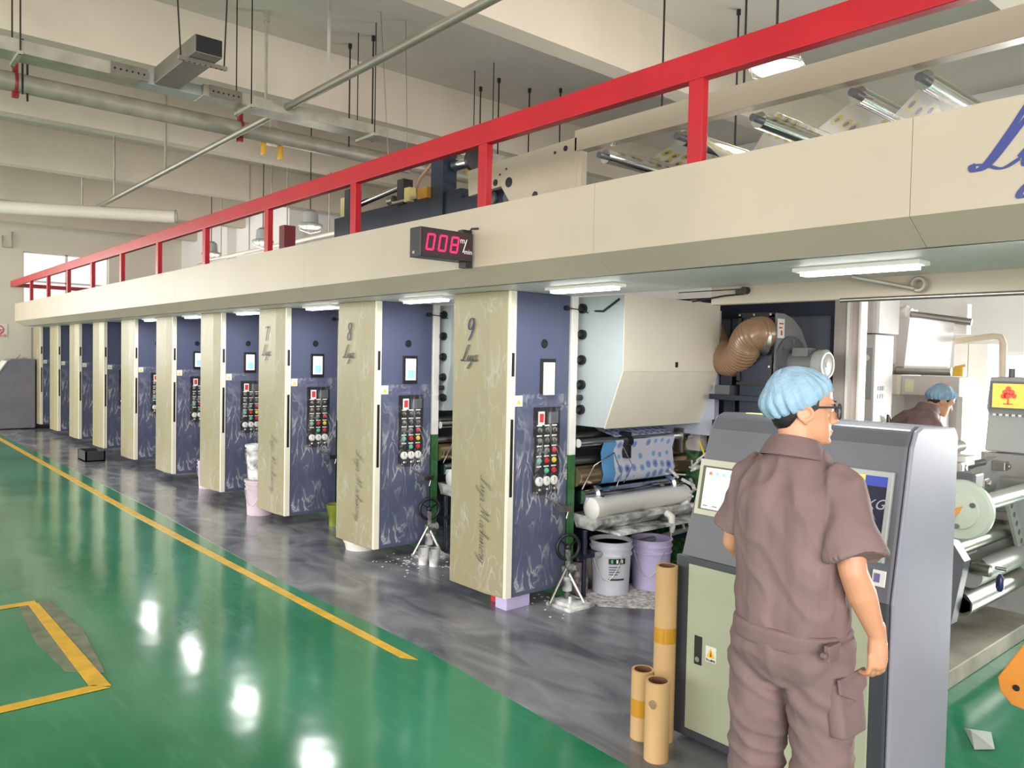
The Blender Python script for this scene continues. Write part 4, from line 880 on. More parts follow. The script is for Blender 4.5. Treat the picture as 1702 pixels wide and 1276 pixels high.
MB().box((-1.9, 5.25, 1.14), (-1.8, 5.4, 1.2)).build('white_latch', white, t, bevel=.004)
MB().prism([(4.95, .58), (5.6, .72), (5.9, .6), (5.5, .42)], 'x', -1.98, -1.94).build('inner_plate', grey_dk, t)
MB().box((-1.95, 5.5, .7), (-1.85, 6.1, .78)).box((-1.95, 5.2, .58), (-1.8, 5.5, .62)).build('cross_bar', grey_mach, t)
MB().cyl((-1.7, 5.12, .56), (-1.6, 5.12, .56), .035).lathe([(.035, 0), (.045, .02), (.03, .04), (.045, .06), (.02, .08)], (-1.7, 5.14, .56), (.5, 1, 0)).cyl((-1.6, 5.2, .57), (-1.56, 5.24, .56), .01).build('crank', steel, t, 40)
MB().lathe([(.012, 0), (.022, .02), (.02, .08), (.008, .1)], (-1.58, 5.22, .43), (0, 0, 1), 14).build('crank_grip', mat('navy_grip', (40, 50, 100), .3), t, 40)
MB().lathe([(.05, 0), (.055, .02), (.05, .06)], (-1.72, 5.05, .345), (0, 1, 0), 6).build('hex_hub', steel, t)

o = MB().prism([(3.30, .56), (3.36, .50), (3.42, .5), (3.7, .9), (3.55, .95), (3.40, .78)], 'x', -.98, -.96)
t = thing('orange_trolley', 'orange metal arm with a bolt hole cut off by the right edge', 'trolley', (-.9, 3.6, 0))
YO = 3.42
MB().prism([(-1.02, .50), (-.98, .46), (-.9, .45), (-.55, .45), (-.55, .8), (-.86, .8), (-.94, .72), (-1.03, .55)], 'y', YO, YO+.03).build('arm_plate', orange, t, bevel=.004)
MB().cyl((-.965, YO-.004, .53), (-.965, YO, .53), .012, n=14).build('bolt_hole', dark, t)
MB().box((-.7, YO, 0), (-.6, YO+.06, .5)).box((-.9, YO-.3, 0), (-.5, YO+.3, .06)).build('stand', orange, t)
o = MB().add([(-1.38, 4.14, .004), (-1.27, 4.16, .02), (-1.21, 4.02, .006), (-1.27, 3.95, .003), (-1.33, 4.08, .03)], [(0, 1, 4), (1, 2, 4), (2, 3, 4), (3, 0, 4)]).build('crumpled_paper', mat('scrap_paper', (170, 180, 172), .6), org=(-1.3, 4.05, 0))
sm = o.modifiers.new('solid', 'SOLIDIFY'); sm.thickness = .002; tag(o, 'crumpled scrap of paper on the green floor at the lower right', 'scrap')

# ================================================================== the big grey console
YC, XA, XB = 2.98, -2.22, -1.25
t = thing('operator_console', 'large dark grey operator console with two sloping screens in front of the standing man', 'console', (-1.73, 3.25, 0))
prof = [(YC+.015, .03), (YC, .06), (YC, .86), (YC+.115, 1.44), (YC+.15, 1.5), (YC+.2, 1.515), (YC+.52, 1.50), (YC+.56, 1.46), (YC+.56, .03)]
def xs_(z): return XA+.015+max(0, z-.86)*.09
mb = MB(); 
for side in (0, 1):
    pass
L_ = [V((XA+.01+max(0, z-.86)*.10, y, z)) for y, z in prof]; R_ = [V((XB-.012, y, z)) for y, z in prof]
mb.rings([L_, R_]); mb.build('body', console_grey, t, bevel=.012)
MB().prism(prof, 'x', XB-.012, XB+.006).build('side_panel', console_side, t, bevel=.01)
MB().box((XA+.0, YC-.012, .03), (XB-.012, YC, .86)).build('front_frame', console_trim, t, bevel=.006)
MB().prism([(YC-.012, .86), (YC-.012, .03), (YC+.55, .03), (YC+.55, .86)], 'x', XA-.008, XA+.01).build('side_frame', console_trim, t, bevel=.01)
MB().box((XA+.05, YC+.05, 0), (XB-.05, YC+.5, .035)).build('plinth', dark, t)
for x0, x1 in ((XA+.07, -1.765), (-1.735, XB-.07)):
    d_ = MB().box((x0, YC-.022, .075), (x1, YC-.012, .83)).build('door', sage, t, bevel=.003)
    if x0 < -2: 
        MB().box((x0+.045, YC-.026, .385), (x0+.085, YC-.022, .515)).build('door_handle', dark, d_, bevel=.003)
        MB().cyl((x0+.065, YC-.03, .41), (x0+.065, YC-.026, .41), .012).build('lock', steel, d_)
        MB().box((x0+.105, YC-.0235, .415), (x0+.16, YC-.022, .485)).build('warning_sign', wh, d_)
        MB().prism([(x0+.11, .435), (x0+.155, .435), (x0+.1325, .48)], 'y', YC-.0245, YC-.0236).build('warning_triangle', yelm, d_)
        MB().prism([(x0+.128, .44), (x0+.138, .44), (x0+.133, .47)], 'y', YC-.0252, YC-.0246).build('warning_bolt', redm, d_)
        text('当心触电', (x0+.107, YC-.0237, .419), (1, 0, 0), (0, 0, 1), .0125, dark, 'sign_lettering', d_)
# screens lying on the sloping face
sl = V((0, .115, .58)).normalized(); nrm = V((0, -.58, .115)).normalized()
def slope(x, z, d=0): return V((x, YC+(z-.86)*.115/.58, z))+nrm*d
def slab_on_slope(name, x0, z0, x1, z1, d0, d1, m, par, bevel=0):
    a = [slope(x0, z0, d0), slope(x1, z0, d0), slope(x1, z1, d0), slope(x0, z1, d0)]; b = [slope(x0, z0, d1), slope(x1, z0, d1), slope(x1, z1, d1), slope(x0, z1, d1)]
    return MB().add(a+b, [(3, 2, 1, 0), (4, 5, 6, 7), (0, 1, 5, 4), (1, 2, 6, 5), (2, 3, 7, 6), (3, 0, 4, 7)]).build(name, m, par, bevel=bevel)
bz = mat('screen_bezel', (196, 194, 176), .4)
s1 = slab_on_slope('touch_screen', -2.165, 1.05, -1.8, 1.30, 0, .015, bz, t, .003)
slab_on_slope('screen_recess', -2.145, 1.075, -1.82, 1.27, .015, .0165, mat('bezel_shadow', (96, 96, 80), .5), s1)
slab_on_slope('display', -2.128, 1.08, -1.83, 1.262, .0165, .018, scrw, s1)
for i, c in enumerate(((228, 120, 80), (150, 214, 200), (150, 214, 200), (150, 214, 200))):
    cpos = slope(-2.10+i*.035, 1.238, .018)
    MB().cyl(cpos, cpos+nrm*.001, .009, n=12).build('screen_icon', mat('icon_%d_%d' % (c[0], c[1]), c, .4, var=0, emit=.4), s1)
slab_on_slope('screen_button', -2.0, 1.095, -1.975, 1.125, .018, .019, mat('brown_button', (150, 100, 92), .5), s1)
for i in range(3): slab_on_slope('screen_text', -2.12+.05*i, 1.09, -2.095+.05*i, 1.097, .018, .0186, grey_mach, s1)
s2 = slab_on_slope('monitor', -1.70, 1.00, -1.295, 1.34, 0, .018, mat('monitor_bezel', (172, 178, 176), .4, .2), t, .004)
slab_on_slope('monitor_glass', -1.675, 1.03, -1.315, 1.318, .018, .019, scrnavy, s2)
slab_on_slope('yellow_patch', -1.5, 1.28, -1.4, 1.318, .019, .0195, mat('screen_yellow', (240, 214, 60), .4, var=0, emit=.5), s2)
slab_on_slope('blue_patch', -1.4, 1.28, -1.315, 1.318, .019, .0195, mat('screen_royal', (40, 60, 160), .4, var=.2, emit=.5), s2)
text('KG', slope(-1.39, 1.19, .0195), (1, 0, .1), sl, .055, mat('screen_grey', (150, 150, 156), .4, emit=.4), 'screen_lettering', s2, slant=.3)
text('EA', slope(-1.375, 1.15, .0195), (1, 0, .1), sl, .03, grey_dk, 'screen_lettering', s2)
slab_on_slope('switch_plate', -1.335, .915, -1.285, .975, 0, .008, white, t, .002)
slab_on_slope('switch', -1.325, .93, -1.305, .962, .008, .012, mat('violet_switch', (120, 110, 170), .4), t)
MB().box((-2.02, YC+.2, 1.512), (-1.86, YC+.24, 1.518)).build('yellow_sticker', mat('pale_yellow_strip', (232, 232, 150), .5), t)

# ================================================================== pails, tubes and loose things
def pail(x, y, r, h, m, label, grp='plastic pails by the printing units', z=0, lid=False, handle=True, taper=.88):
    t = thing('pail', label, 'pail', (x, y, z), grp)
    mb = MB().lathe([(.01, 0), (r*taper, 0), (r*(taper+.08), h*.72), (r*(taper+.085), h*.735), (r*1.03, h*.74), (r*1.03, h*.76), (r*.97, h*.77), (r*.985, h*.86), (r*1.05, h*.865), (r*1.05, h*.885), (r*.985, h*.89), (r, h*.985), (r*1.05, h*.985), (r*1.05, h), (r*.96, h)]+([] if lid else [(r*.93, h*.9), (r*.82, .02), (.01, .015)]), (x, y, z), n=36)
    mb.build('body', m, t, 35)
    if lid: MB().lathe([(.01, h*1.0), (r*1.06, h*1.0), (r*1.07, h*.96), (r*1.08, h*.96), (r*1.08, h*1.02), (r*.9, h*1.03), (.01, h*1.03)], (x, y, z), n=32).build('lid', m, t, 35)
    if handle:
        a = [(x+r*1.04*math.cos(q), y+r*1.04*math.sin(q)-.0, z+h*.8-.5*h*math.sin(q_)) for q, q_ in [(-.25-1.6*i/10-.0, pi*i/10) for i in range(11)]]
        MB().tube(a, .003, 6).build('handle', steel, t, 60)
    return t
b1 = pail(-3.95, 4.46, .155, .40, mat('pale_pail', (212, 214, 226), .35, var=.06), 'pale paint pail with black label, ink crusted rim, in front of the printing unit')
MB().lathe([(.01, .37), (.14, .37)], (-3.95, 4.46, 0)).build('ink_surface', mat('dried_ink', (96, 100, 92), .5, var=.8, scale=14), b1)
a0 = math.atan2(-4.46, 3.95)
def lab(name, z0, z1, w0, w1, m):
    mb = MB(); n = 8
    mb.rings([[(-3.95+.1545*math.cos(a0+a), 4.46+.1545*math.sin(a0+a), z) for z in (z0, z1)] for a in [w0+(w1-w0)*i/n for i in range(n+1)]], cap=False, closed=False); mb.build(name, m, b1)
lab('label_bar', .245, .285, -.1, .75, dark)
for i in range(3): lab('label_emblem', .252, .278, .02+.25*i, .12+.25*i, grnm if i == 0 else wh)
for i in range(4): lab('label_text', .165+.018*i, .172+.018*i, -.08, .35+.1*(i % 2), grey_dk)
lab('label_bar', .125, .137, -.1, .7, dark)
pail(-3.84, 4.80, .155, .385, lilac, 'lilac pail standing empty right of the labelled pail')
pail(-10.15, 3.72, .15, .36, pinkpail, 'pinkish grey pail at the foot of the cabinet behind cabinet 7')
pail(-8.2, 3.55, .155, .37, pinkpail, 'lower of two stacked pinkish pails at the front corner of cabinet 7', lid=True)
pail(-8.2, 3.55, .15, .36, stain, 'upper ink streaked pail stacked on another beside cabinet 7', z=.385, lid=True)
pail(-6.22, 3.64, .15, .09, white, 'white basin under the front of cabinet 8', handle=False)
for i, (x, y) in enumerate(((-5.43, 3.78), (-5.33, 3.82))):
    t = thing('ink_cup', 'white ink smeared cup %s cabinet 8' % ('at left of the pair beside', 'at right of the pair beside')[i], 'cup', (x, y, 0), 'pair of white cups')
    MB().lathe([(.01, 0), (.042, 0), (.046, .13), (.05, .13), (.05, .15), (.044, .15), (.038, .02), (.01, .015)], (x, y, 0), n=20).build('body', stain, t, 40)
    MB().lathe([(.01, .12), (.04, .12)], (x, y, 0), n=16).build('ink', grey_dk, t)
t = thing('ink_jar', 'grimy jar with pink stains between the handwheel stand and the labelled pail', 'jar', (-4.08, 4.24, 0))
MB().lathe([(.01, 0), (.075, 0), (.08, .04), (.08, .17), (.06, .21), (.06, .24), (.05, .24)], (-4.08, 4.24, 0), n=20).build('body', mat('stained_jar', (150, 130, 136), .4, var=.6, scale=22), t, 40)
MB().ell((-4.08, 4.24, .25), (.05, .05, .04)).build('lid', dark, t, 40)
t = thing('green_can', 'small olive green can beside cabinet 7 near the floor', 'can', (-7.2, 3.9, 0))
MB().lathe([(.01, 0), (.07, 0), (.07, .1), (.1, .2), (.1, .22), (.06, .2), (.01, .12)], (-7.2, 3.92, 0), n=20).build('body', mat('olive', (130, 140, 40), .4, var=.3), t, 40)
t = thing('black_tray', 'black rectangular tray on the grey floor in front of the far cabinets', 'tray', (-13.65, 3.2, 0))
MB().box((-13.95, 3.02, 0), (-13.45, 3.3, .02)).box((-13.95, 3.02, 0), (-13.45, 3.04, .16)).box((-13.95, 3.28, 0), (-13.45, 3.3, .16)).box((-13.95, 3.02, 0), (-13.92, 3.3, .16)).box((-13.48, 3.02, 0), (-13.45, 3.3, .16)).build('body', rubber, t)
o = MB().prism([(-4.1, 4.2), (-3.75, 4.12), (-3.3, 4.55), (-3.35, 5.1), (-3.7, 5.15), (-4.0, 4.7)], 'z', .002, .008).build('foam_mat', mat('splashed_sheet', (214, 208, 206), .7, var=.35, scale=30, bump=.5, bscale=60), org=(-3.7, 4.5, 0)); tag(o, 'ink splashed white sheet under the two pails', 'sheet')
random.seed(3)
for k, (cx_, cy_) in enumerate(((-5.35, 3.95), (-5.55, 3.65), (-4.0, 3.9))):
    sp = MB()
    for i in range(40):
        x = cx_+random.gauss(0, .16); y = cy_+random.gauss(0, .1); r = random.uniform(.003, .014)
        sp.cyl((x, y, .0015), (x, y, .0028), r, n=7)
    o = sp.build('ink_splashes', wh, org=(cx_, cy_, 0)); tag(o, 'white ink spatter on the grey floor %s' % ('behind the two cups', 'at the foot of cabinet 8', 'around the handwheel stand by cabinet 9')[k], 'spatter'); o['kind'] = 'stuff'
def ctube(x, y, r, h, label, bands):
    t = thing('cardboard_tube', label, 'cardboard tube', (x, y, 0), 'cardboard cores standing by the console')
    MB().lathe([(r-.012, 0), (r, 0), (r, h), (r-.012, h)], (x, y, 0), n=32, cap=False).build('tube_wall', card, t, 35)
    MB().lathe([(r-.012, h), (r-.013, h*.5), (r-.012, 0)], (x, y, 0), n=32, cap=False).build('tube_inside', card2, t, 35)
    for z0, z1 in bands: MB().lathe([(r+.0008, z0), (r+.0012, z0), (r+.0012, z1), (r+.0008, z1)], (x, y, 0), n=32, cap=False).build('tape_band', tape, t, 35)
ctube(-2.235, 2.91, .05, .81, 'tall cardboard tube with one amber tape band leaning close to the console', [(.46, .53)])
ctube(-2.31, 2.85, .052, .32, 'short cardboard tube with a wide amber tape band, left of the stained one', [(.11, .19)])
ctube(-2.14, 2.745, .054, .35, 'short cardboard tube with a dark stain, nearest the camera', [])
MB().ell((-2.13, 2.694, .26), (.022, .004, .022)).build('stain', mat('tube_stain', (150, 124, 96), .7), bpy.data.objects['cardboard_tube.002'])

# small grey desk unit at the far left
t = thing('far_desk_console', 'small grey desk console with sloping top at the far left', 'console', (-19.9, 3.2, 0))
MB().prism([(2.6, .02), (2.6, 1.0), (2.9, 1.45), (2.98, 1.5), (3.42, 1.5), (3.42, .02)], 'x', -20.2, -19.6).build('body', mat('desk_grey', (126, 124, 136), .4), t, bevel=.01)
MB().prism([(2.59, .02), (2.59, 1.0), (2.89, 1.46), (2.91, 1.45), (2.62, 1.0), (2.62, .02)], 'x', -20.22, -19.58).build('front_edge', mat('desk_front', (214, 210, 206), .4), t)
MB().box((-19.9, 3.1, 1.5), (-19.8, 3.3, 1.53)).tube([(-19.8, 3.1, 1.5), (-19.8, 3.18, 1.6), (-19.8, 3.2, 1.5)], .01).build('handle', steel, t, 40)
tag(MB().box((-20.5, 3.5, 0), (-20.12, 4.0, 2.2)).build('dark_cabinet', grey_dk, org=(-20.2, 3.6, 0)), 'dark cabinet standing behind the farthest press cabinet', 'cabinet')
# ================================================================== people
def solid(parts, voxel, smooth_it=6, disp=None, name='tmp'):
    """fuse closed shapes into one continuous surface"""
    me = bpy.data.meshes.new(name); me.from_pydata([tuple(p) for p in parts.v], [], parts.f); me.update()
    o = bpy.data.objects.new(name, me); COL.objects.link(o)
    r = o.modifiers.new('r', 'REMESH'); r.mode = 'VOXEL'; r.voxel_size = voxel
    s = o.modifiers.new('s', 'SMOOTH'); s.factor = .5; s.iterations = smooth_it
    bpy.context.view_layer.update(); dg = bpy.context.evaluated_depsgraph_get()
    out = bpy.data.meshes.new_from_object(o.evaluated_get(dg))
    mb = MB(); 
    if disp:
        nv = [v.normal.copy() for v in out.vertices]
        mb.v = [v.co+n*disp(v.co, n) for v, n in zip(out.vertices, nv)]
    else: mb.v = [v.co.copy() for v in out.vertices]
    mb.f = [tuple(p.vertices) for p in out.polygons]
    bpy.data.objects.remove(o); bpy.data.meshes.remove(me); bpy.data.meshes.remove(out)
    return mb
def oval(c, rx, ry, n=20, p=2.2, rot=0):
    R = []
    for k in range(n):
        a = 2*pi*k/n; ca, sa = math.cos(a), math.sin(a)
        x = rx*math.copysign(abs(ca)**(2/p), ca); y = ry*math.copysign(abs(sa)**(2/p), sa)
        R.append(V((c[0]+x*math.cos(rot)-y*math.sin(rot), c[1]+x*math.sin(rot)+y*math.cos(rot), c[2])))
    return R
def head_parts(H, turn, tilt=0):
    """head looking along local +Y, then turned; H = point between the ears"""
    mb = MB()
    prof = [(-.112, .080, -.01, .028), (-.10, .090, -.035, .042), (-.08, .0935, -.058, .054), (-.058, .094, -.072, .061), (-.03, .091, -.085, .067), (0, .087, -.093, .072), (.03, .096, -.098, .075), (.06, .094, -.098, .076), (.09, .074, -.086, .067), (.11, .040, -.055, .043), (.12, .01, -.02, .012)]
    mb.rings([oval((0, (f+b)/2, z), w_, (f-b)/2, 28, 2.15) for z, f, b, w_ in prof])
    mb.rings([oval((0, .082, .012), .009, .012, 10), oval((0, .098, -.012), .011, .016, 10), oval((0, .105, -.032), .017, .017, 10), oval((0, .098, -.044), .016, .014, 10)])
    mb.ell((0, .094, -.066), (.021, .008, .005)).ell((0, .092, -.076), (.018, .008, .0055)).ell((0, .085, -.1), (.02, .012, .012))
    for s in (-1, 1):
        mb.ell((s*.033, .080, .004), (.013, .010, .009)); mb.ell((s*.032, .087, .026), (.02, .009, .006))
        E = Matrix.Rotation(s*-.35, 3, 'Z')
        mb.torus((s*.082, -.008, -.008), (1, s*-.3, 0), .022, .006, 18, 7).ell((s*.077, -.006, -.008), (.006, .016, .024)).ell((s*.080, -.006, -.034), (.006, .010, .010))
    M = Matrix.Translation(H) @ Matrix.Rotation(turn, 4, 'Z') @ Matrix.Rotation(tilt, 4, 'X')
    return mb.xf(M), M
def hand_parts(W, d, palm_n, thumb_side, curl=.5):
    """W wrist, d direction of the hand, palm_n palm normal, thumb_side unit vector"""
    d = V(d).normalized(); n = V(palm_n); n = (n-d*n.dot(d)).normalized(); s = V(thumb_side); s = (s-d*s.dot(d)-n*s.dot(n)).normalized(); W = V(W); mb = MB()
    mb.tube([W-d*.03, W+d*.01, W+d*.045, W+d*.082], [.025, .027, .030, .027], 14, round_=True)
    for k in (-1, 1): mb.tube([W+s*k*.008, W+d*.045+s*k*.018, W+d*.085+s*k*.024], [.021, .016, .013], 12, round_=True)
    L = [(.030, .078, .95), (.010, .085, 1.0), (-.011, .079, .97), (-.031, .062, .9)]
    for i, (off, ln, _) in enumerate(L):
        p = W+d*.085+s*off; c = curl*(.85+.12*i); a1 = c*.5; dirs = [a1, a1+c*.9, a1+c*1.5]; seg = [ln*.45, ln*.32, ln*.24]
        P = [p-d*.03, p]; q = p
        for a, l in zip(dirs, seg): q = q+(d*math.cos(a)+n*math.sin(a))*l; P.append(q)
        mb.tube(P, [.0095, .0095, .0088, .008, .0065], 10, round_=True)
    p = W+d*.018+s*.022
    mb.tube([p-s*.012, p+s*.022+d*.024+n*.014, p+s*.030+d*.052+n*.024, p+s*.026+d*.078+n*.034], [.014, .0125, .0105, .008], 10, round_=True)
    return mb
def bouffant(M, m, parent, puff=1.0):
    """elastic hair net cap in head space"""
    mb = MB(); nr, na = 26, 96; R = []
    C0 = V((0, -.016, .034)); ax = V((0, -.50, 1)).normalized(); e1 = V((1, 0, 0)); e2 = ax.cross(e1)
    for j in range(nr+1):
        t = j/nr; th = .02+(1.88-.02)*t
        ring = []
        for k in range(na):
            a = 2*pi*k/na
            pleat = (.006*math.sin(a*23+1.4*math.sin(a*3))+.004*math.sin(a*37+1+2*math.sin(a*2)))*max(0, t-.4)*2.4*(1 if t < .93 else .35)
            lump = .008*noise.noise(V((math.cos(a)*1.8, math.sin(a)*1.8, th*2.2)))
            bag = .012*math.exp(-((th-1.35)/.4)**2)
            rx = .089*puff+bag*.6; ry = .104*puff+bag*.8; rz = .108*puff
            if t > .93: rx -= (t-.93)*.14; ry -= (t-.93)*.14
            k_ = 1+(pleat+lump)/.1
            p = C0+e1*rx*math.sin(th)*math.cos(a)*k_+e2*ry*math.sin(th)*math.sin(a)*k_+ax*rz*math.cos(th)*(1+lump*4)
            ring.append(M @ p)
        R.append(ring)
    mb.rings(R); o = mb.build('hair_net_cap', m, parent, 180); return o
def wrinkle(seed, amp, fx_=9, fz=3.2, cross=0):
    def ridge(u, k=2.4): return max(0, 1-abs(u)*k)
    def f(p, n):
        w_ = noise.noise(V((p.x*3+seed, p.y*3, p.z*3)))*.25
        up = ridge(noise.noise(V((p.x*fx_*1.3+seed+w_, p.y*fx_*1.3, p.z*fz*.55))))
        soft = noise.noise(V((p.x*5+seed, p.y*5, p.z*1.6)))
        dg = ridge(noise.noise(V((p.x*8+p.z*7+seed, p.y*8, p.z*5-p.x*5))), 3)
        v = .55*up+.6*soft+.25*dg
        if cross: v += cross*ridge(noise.noise(V((p.x*4+seed, p.y*4, p.z*17+p.x*6))), 2.6)
        return amp*(v-.3)
    return f

def worker(root_loc, label, face, J, hturn, htilt, hi=True):
    """J: joints in local space, the body faces +Y"""
    t = thing('person', label, 'person', root_loc)
    off = V(root_loc); T = Matrix.Translation(off) @ Matrix.Rotation(face, 4, 'Z')
    vx = .0042 if hi else .008
    b = MB()
    hp, MH = head_parts(J['head'], hturn, htilt); b.merge(hp)
    b.tube([J['neck']-V((0, .0, .05)), J['neck'], J['head']+V((0, -.02, -.05))], [.066, .056, .058], 18, round_=True)
    b.rings([oval(c, rx, ry, 20) for c, rx, ry in J['torso']])
    for s in ('R', 'L'):
        b.tube([J['sh'+s], (V(J['sh'+s])+V(J['el'+s]))/2, J['el'+s]], [.055, .048, .041], 16, round_=True)
        b.tube([J['el'+s], V(J['el'+s])*.65+V(J['wr'+s])*.35, V(J['el'+s])*.2+V(J['wr'+s])*.8, J['wr'+s]], [.041, .044, .031, .026], 16, round_=True)
        w_, d, n, th, cu = J['hand'+s]; b.merge(hand_parts(J['wr'+s], d, n, th, cu))
        b.tube([J['hip'+s], J['kn'+s], J['an'+s]], [.085, .055, .04], 14, round_=True)
    body_ = solid(b, vx, 4).xf(T); body_o = body_.build('body', skin, t, 180)
    # shirt
    s_ = MB(); s_.rings([oval(c, rx, ry, 32, 2.5) for c, rx, ry in J['shirt']])
    for s in ('R', 'L'):
        e = V(J['sh'+s]).lerp(V(J['el'+s]), .82 if s == 'R' else .8); out = V((.014 if s == 'R' else -.006, 0, 0))
        s_.tube([V(J['sh'+s])*.72+V(J['neck'])*.28, V(J['sh'+s])+V((0, 0, .004)), V(J['sh'+s]).lerp(V(J['el'+s]), .45)+out*.5, e+out], [.058, .064, .074, .088 if s == 'R' else .078], 26)
    wr = wrinkle(2.2, .024, 8, 2.4)
    solid(s_, .006 if hi else .012, 4, wr).xf(T).build('shirt', cloth, t, 180)
    # hem band and collar
    c, rx, ry = J['shirt'][0]
    hem = MB().rings([oval(c+V((0, 0, dz)), rx+dr, ry+dr, 40, 2.5) for dz, dr in ((-.035, .006), (.0, .010), (.018, .012), (.03, .008))])
    solid(hem, .007, 2, wrinkle(5, .002)).xf(T).build('shirt_hem', cloth, t, 180)
    if hi:
        tabm = MB()
        for px_, py_ in ((rx+.008, -.045),): tabm.rbox((px_-.012, py_-.075, c.z-.03), (px_+.008, py_-.0, c.z+.02), .004).cyl((px_-.01, py_-.09, c.z-.005), (px_+.006, py_-.09, c.z-.005), .009)
        tabm.xf(T).build('waist_tab', cloth, t, bevel=.002)
    N = V(J['neck']); col_ = MB(); R = []
    for dz, r, dy in ((-.012, .086, -.012), (.012, .079, -.008), (.04, .071, 0), (.046, .074, 0), (.03, .083, -.004), (.0, .095, -.014), (-.012, .1, -.016)):
        ring = []
        for k in range(29):
            a = pi/2+.35+(2*pi-.7)*k/28; ring.append(V((N.x+r*math.cos(a)*1.0, N.y+dy+r*math.sin(a)*.95, N.z+dz-.022*(1+math.sin(a))*.8)))
        R.append(ring)
    col_.rings(R, cap=False, closed=False); co = col_.xf(T).build('collar', cloth, t, 60); sm = co.modifiers.new('solid', 'SOLIDIFY'); sm.thickness = .004
    # trousers
    p = MB(); p.rings([oval(c, rx, ry, 28, 2.4) for c, rx, ry in J['pelvis']])
    for s in ('R', 'L'):
        p.tube([V(J['hip'+s])+V((0, 0, .03)), V(J['hip'+s]).lerp(V(J['kn'+s]), .4), J['kn'+s], V(J['kn'+s]).lerp(V(J['an'+s]), .6), V(J['an'+s])+V((0, 0, .02))], [.108, .103, .09, .088, .082], 24)
    solid(p, .008 if hi else .012, 5, wrinkle(9.1, .018, 6, 4, .45)).xf(T).build('trousers', cloth, t, 180)
    if hi:
        k0 = V(J['hipR']).lerp(V(J['knR']), .42)
        pk = MB().rbox((k0.x+.058, k0.y-.085, k0.z-.10), (k0.x+.115, k0.y+.075, k0.z+.07), .02, 3)
        pk.xf(Matrix.Translation(k0) @ Matrix.Rotation(-.15, 4, 'Y') @ Matrix.Translation(-k0))
        pk = solid(pk, .008, 6, wrinkle(4, .005, 10, 10)); pk.xf(T).build('cargo_pocket', cloth, t, 180)
        fp = MB().prism([(k0.y-.09, k0.z+.085), (k0.y+.08, k0.z+.085), (k0.y+.08, k0.z+.03), (k0.y+.0, k0.z+.0), (k0.y-.09, k0.z+.04)], 'x', k0.x+.112, k0.x+.122); fp.xf(Matrix.Translation(k0) @ Matrix.Rotation(-.15, 4, 'Y') @ Matrix.Translation(-k0)).xf(T).build('pocket_flap', cloth, t, bevel=.003)
    for s in ('R', 'L'):
        a = V(J['an'+s]); sh = MB().rings([oval((a.x, a.y+.05, .0), .047, .135, 20, 2.6), oval((a.x, a.y+.05, .03), .049, .137, 20, 2.6), oval((a.x, a.y+.035, .06), .043, .11, 20), oval((a.x, a.y-.01, .1), .037, .055, 20), oval((a.x, a.y-.015, .115), .036, .045, 20)])
        sh.xf(T).build('shoe', dark, t, 60)
    # hair below the cap, cap, glasses
    MH = T @ MH
    hr = MB(); R = []
    for z, fr, w_, bk in ((.07, .02, .079, -.103), (.03, .0, .0785, -.103), (0, -.018, .0755, -.098), (-.03, -.035, .069, -.089), (-.052, -.048, .055, -.078), (-.062, -.052, .04, -.07)):
        ring = []
        for k in range(25):
            a = pi+(pi)*k/24; ring.append(MH @ V((w_*math.cos(a), fr+(fr-bk)*math.sin(a)*1.0, z+(.006 if k in (0, 24) else 0))))
        R.append(ring)
    hr.rings(R, cap=False, closed=False)
    for s in (-1, 1): hr.rings([[MH @ V((s*(.0745+dx), y0, z0)) for y0, z0, dx in ((.004, .05, 0), (.034, .06, -.006), (.03, .01, -.004), (.012, -.004, 0))], [MH @ V((s*(.079+dx), y0, z0)) for y0, z0, dx in ((.004, .05, 0), (.034, .06, -.006), (.03, .01, -.004), (.012, -.004, 0))]])
    h_ = hr.build('hair', hairm, t, 60); sm = h_.modifiers.new('solid', 'SOLIDIFY'); sm.thickness = .004
    bouffant(MH, capm, t)
    if hi:
        g = MB(); 
        for s in (-1, 1):
            g.tube([MH @ V(q) for q in ((s*.079, -.012, .004), (s*.079, .02, .012), (s*.076, .06, .013), (s*.069, .104, .013))], .0035, 6)
            g.torus(MH @ V((s*.035, .110, -.002)), MH.to_3x3() @ V((s*.12, 1, 0)), .024, .003, 24, 6)
        g.tube([MH @ V(q) for q in ((-.012, .112, .004), (0, .116, .007), (.012, .112, .004))], .0022, 6)
        go = g.build('glasses', mat('grey_glasses_frame', (70, 72, 78), .3, .3), t, 50)
        for s in (-1, 1):
            c_ = MH @ V((s*.035, .110, -.002)); d_ = MH.to_3x3() @ V((s*.12, 1, 0)); MB().cyl(c_-d_*.001, c_+d_*.001, .023, n=22).build('lens', glassm, go)
        for s in (-1, 1):
            MB().ell(MH @ V((s*.033, .0865, .003)), (.010, .006, .007), mtx=(MH.to_3x3())).build('eye', wh, t, 60)
            MB().ell(MH @ V((s*.032, .094, .030)), (.019, .004, .0035), mtx=(MH.to_3x3())).build('eyebrow', hairm, t, 60)
    return t

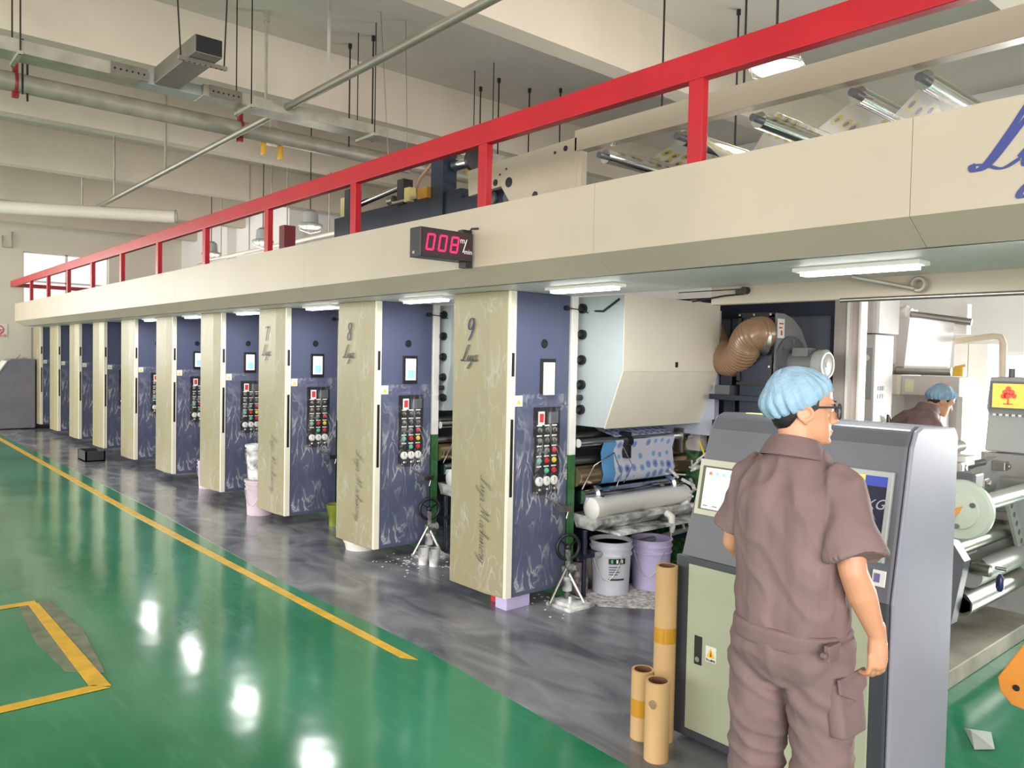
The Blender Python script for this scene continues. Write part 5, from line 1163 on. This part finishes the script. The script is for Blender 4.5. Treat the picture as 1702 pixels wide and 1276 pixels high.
J1 = dict(head=V((0, .015, 1.60)), neck=V((0, -.015, 1.475)),
  torso=[(V((0, -.0, .86)), .145, .10), (V((0, 0, 1.0)), .14, .10), (V((0, 0, 1.2)), .155, .11), (V((0, -.01, 1.35)), .16, .1), (V((0, -.01, 1.42)), .12, .075), (V((0, -.01, 1.46)), .06, .06)],
  shR=V((.158, -.02, 1.362)), elR=V((.225, -.06, 1.13)), wrR=V((.262, .035, .925)),
  shL=V((-.158, -.01, 1.362)), elL=V((-.222, .0, 1.13)), wrL=V((-.20, .19, .99)),
  handR=(0, (.0, .12, -1), (-1, .3, 0), (0, 1, 0), .62), handL=(0, (.1, .7, -.6), (.8, .2, 0), (0, .6, 1), .5),
  hipR=V((.09, 0, .86)), knR=V((.105, .03, .47)), anR=V((.12, -.01, .08)), hipL=V((-.09, 0, .86)), knL=V((-.115, .0, .47)), anL=V((-.13, .0, .08)),
  shirt=[(V((0, .0, .885)), .175, .135), (V((0, -.0, .94)), .182, .138), (V((0, -.005, 1.05)), .182, .138), (V((0, -.01, 1.18)), .185, .14), (V((0, -.015, 1.3)), .187, .132), (V((0, -.015, 1.36)), .18, .115), (V((0, -.012, 1.41)), .15, .092), (V((0, -.012, 1.45)), .105, .078), (V((0, -.012, 1.475)), .066, .064)],
  pelvis=[(V((0, 0, .93)), .155, .115), (V((0, -.01, .88)), .17, .128), (V((0, -.015, .82)), .178, .135), (V((0, -.005, .77)), .168, .12), (V((0, 0, .73)), .13, .1)])
worker((-1.315, 2.375, 0), 'man in brown workwear, blue hair net and glasses, standing at the grey console', .0, J1, -.80, 0)
# second man, bending to the right over the machine far behind the console
J2 = dict(J1)
J2.update(head=V((.0, .36, 1.46)), neck=V((0, .25, 1.40)),
  torso=[(V((0, -.05, .86)), .145, .10), (V((0, -.02, 1.0)), .14, .11), (V((0, .05, 1.15)), .155, .13), (V((0, .13, 1.28)), .16, .12), (V((0, .19, 1.35)), .12, .09), (V((0, .22, 1.38)), .06, .06)],
  shR=V((.185, .17, 1.25)), elR=V((.24, .28, 1.0)), wrR=V((.18, .5, .95)), shL=V((-.185, .17, 1.25)), elL=V((-.24, .28, 1.0)), wrL=V((-.15, .5, .95)),
  handR=(0, (0, 1, -.2), (0, 0, -1), (-1, 0, 0), .5), handL=(0, (0, 1, -.2), (0, 0, -1), (1, 0, 0), .5),
  shirt=[(V((0, -.06, .88)), .18, .14), (V((0, -.05, .98)), .185, .15), (V((0, .0, 1.1)), .19, .165), (V((0, .06, 1.2)), .2, .17), (V((0, .13, 1.29)), .2, .14), (V((0, .18, 1.35)), .15, .1), (V((0, .22, 1.385)), .08, .07)])
worker((-2.82, 6.75, 0.0), 'second man in brown shirt and blue hair net bending over the machine in the background', -.55, J2, -.3, -.45, hi=False)
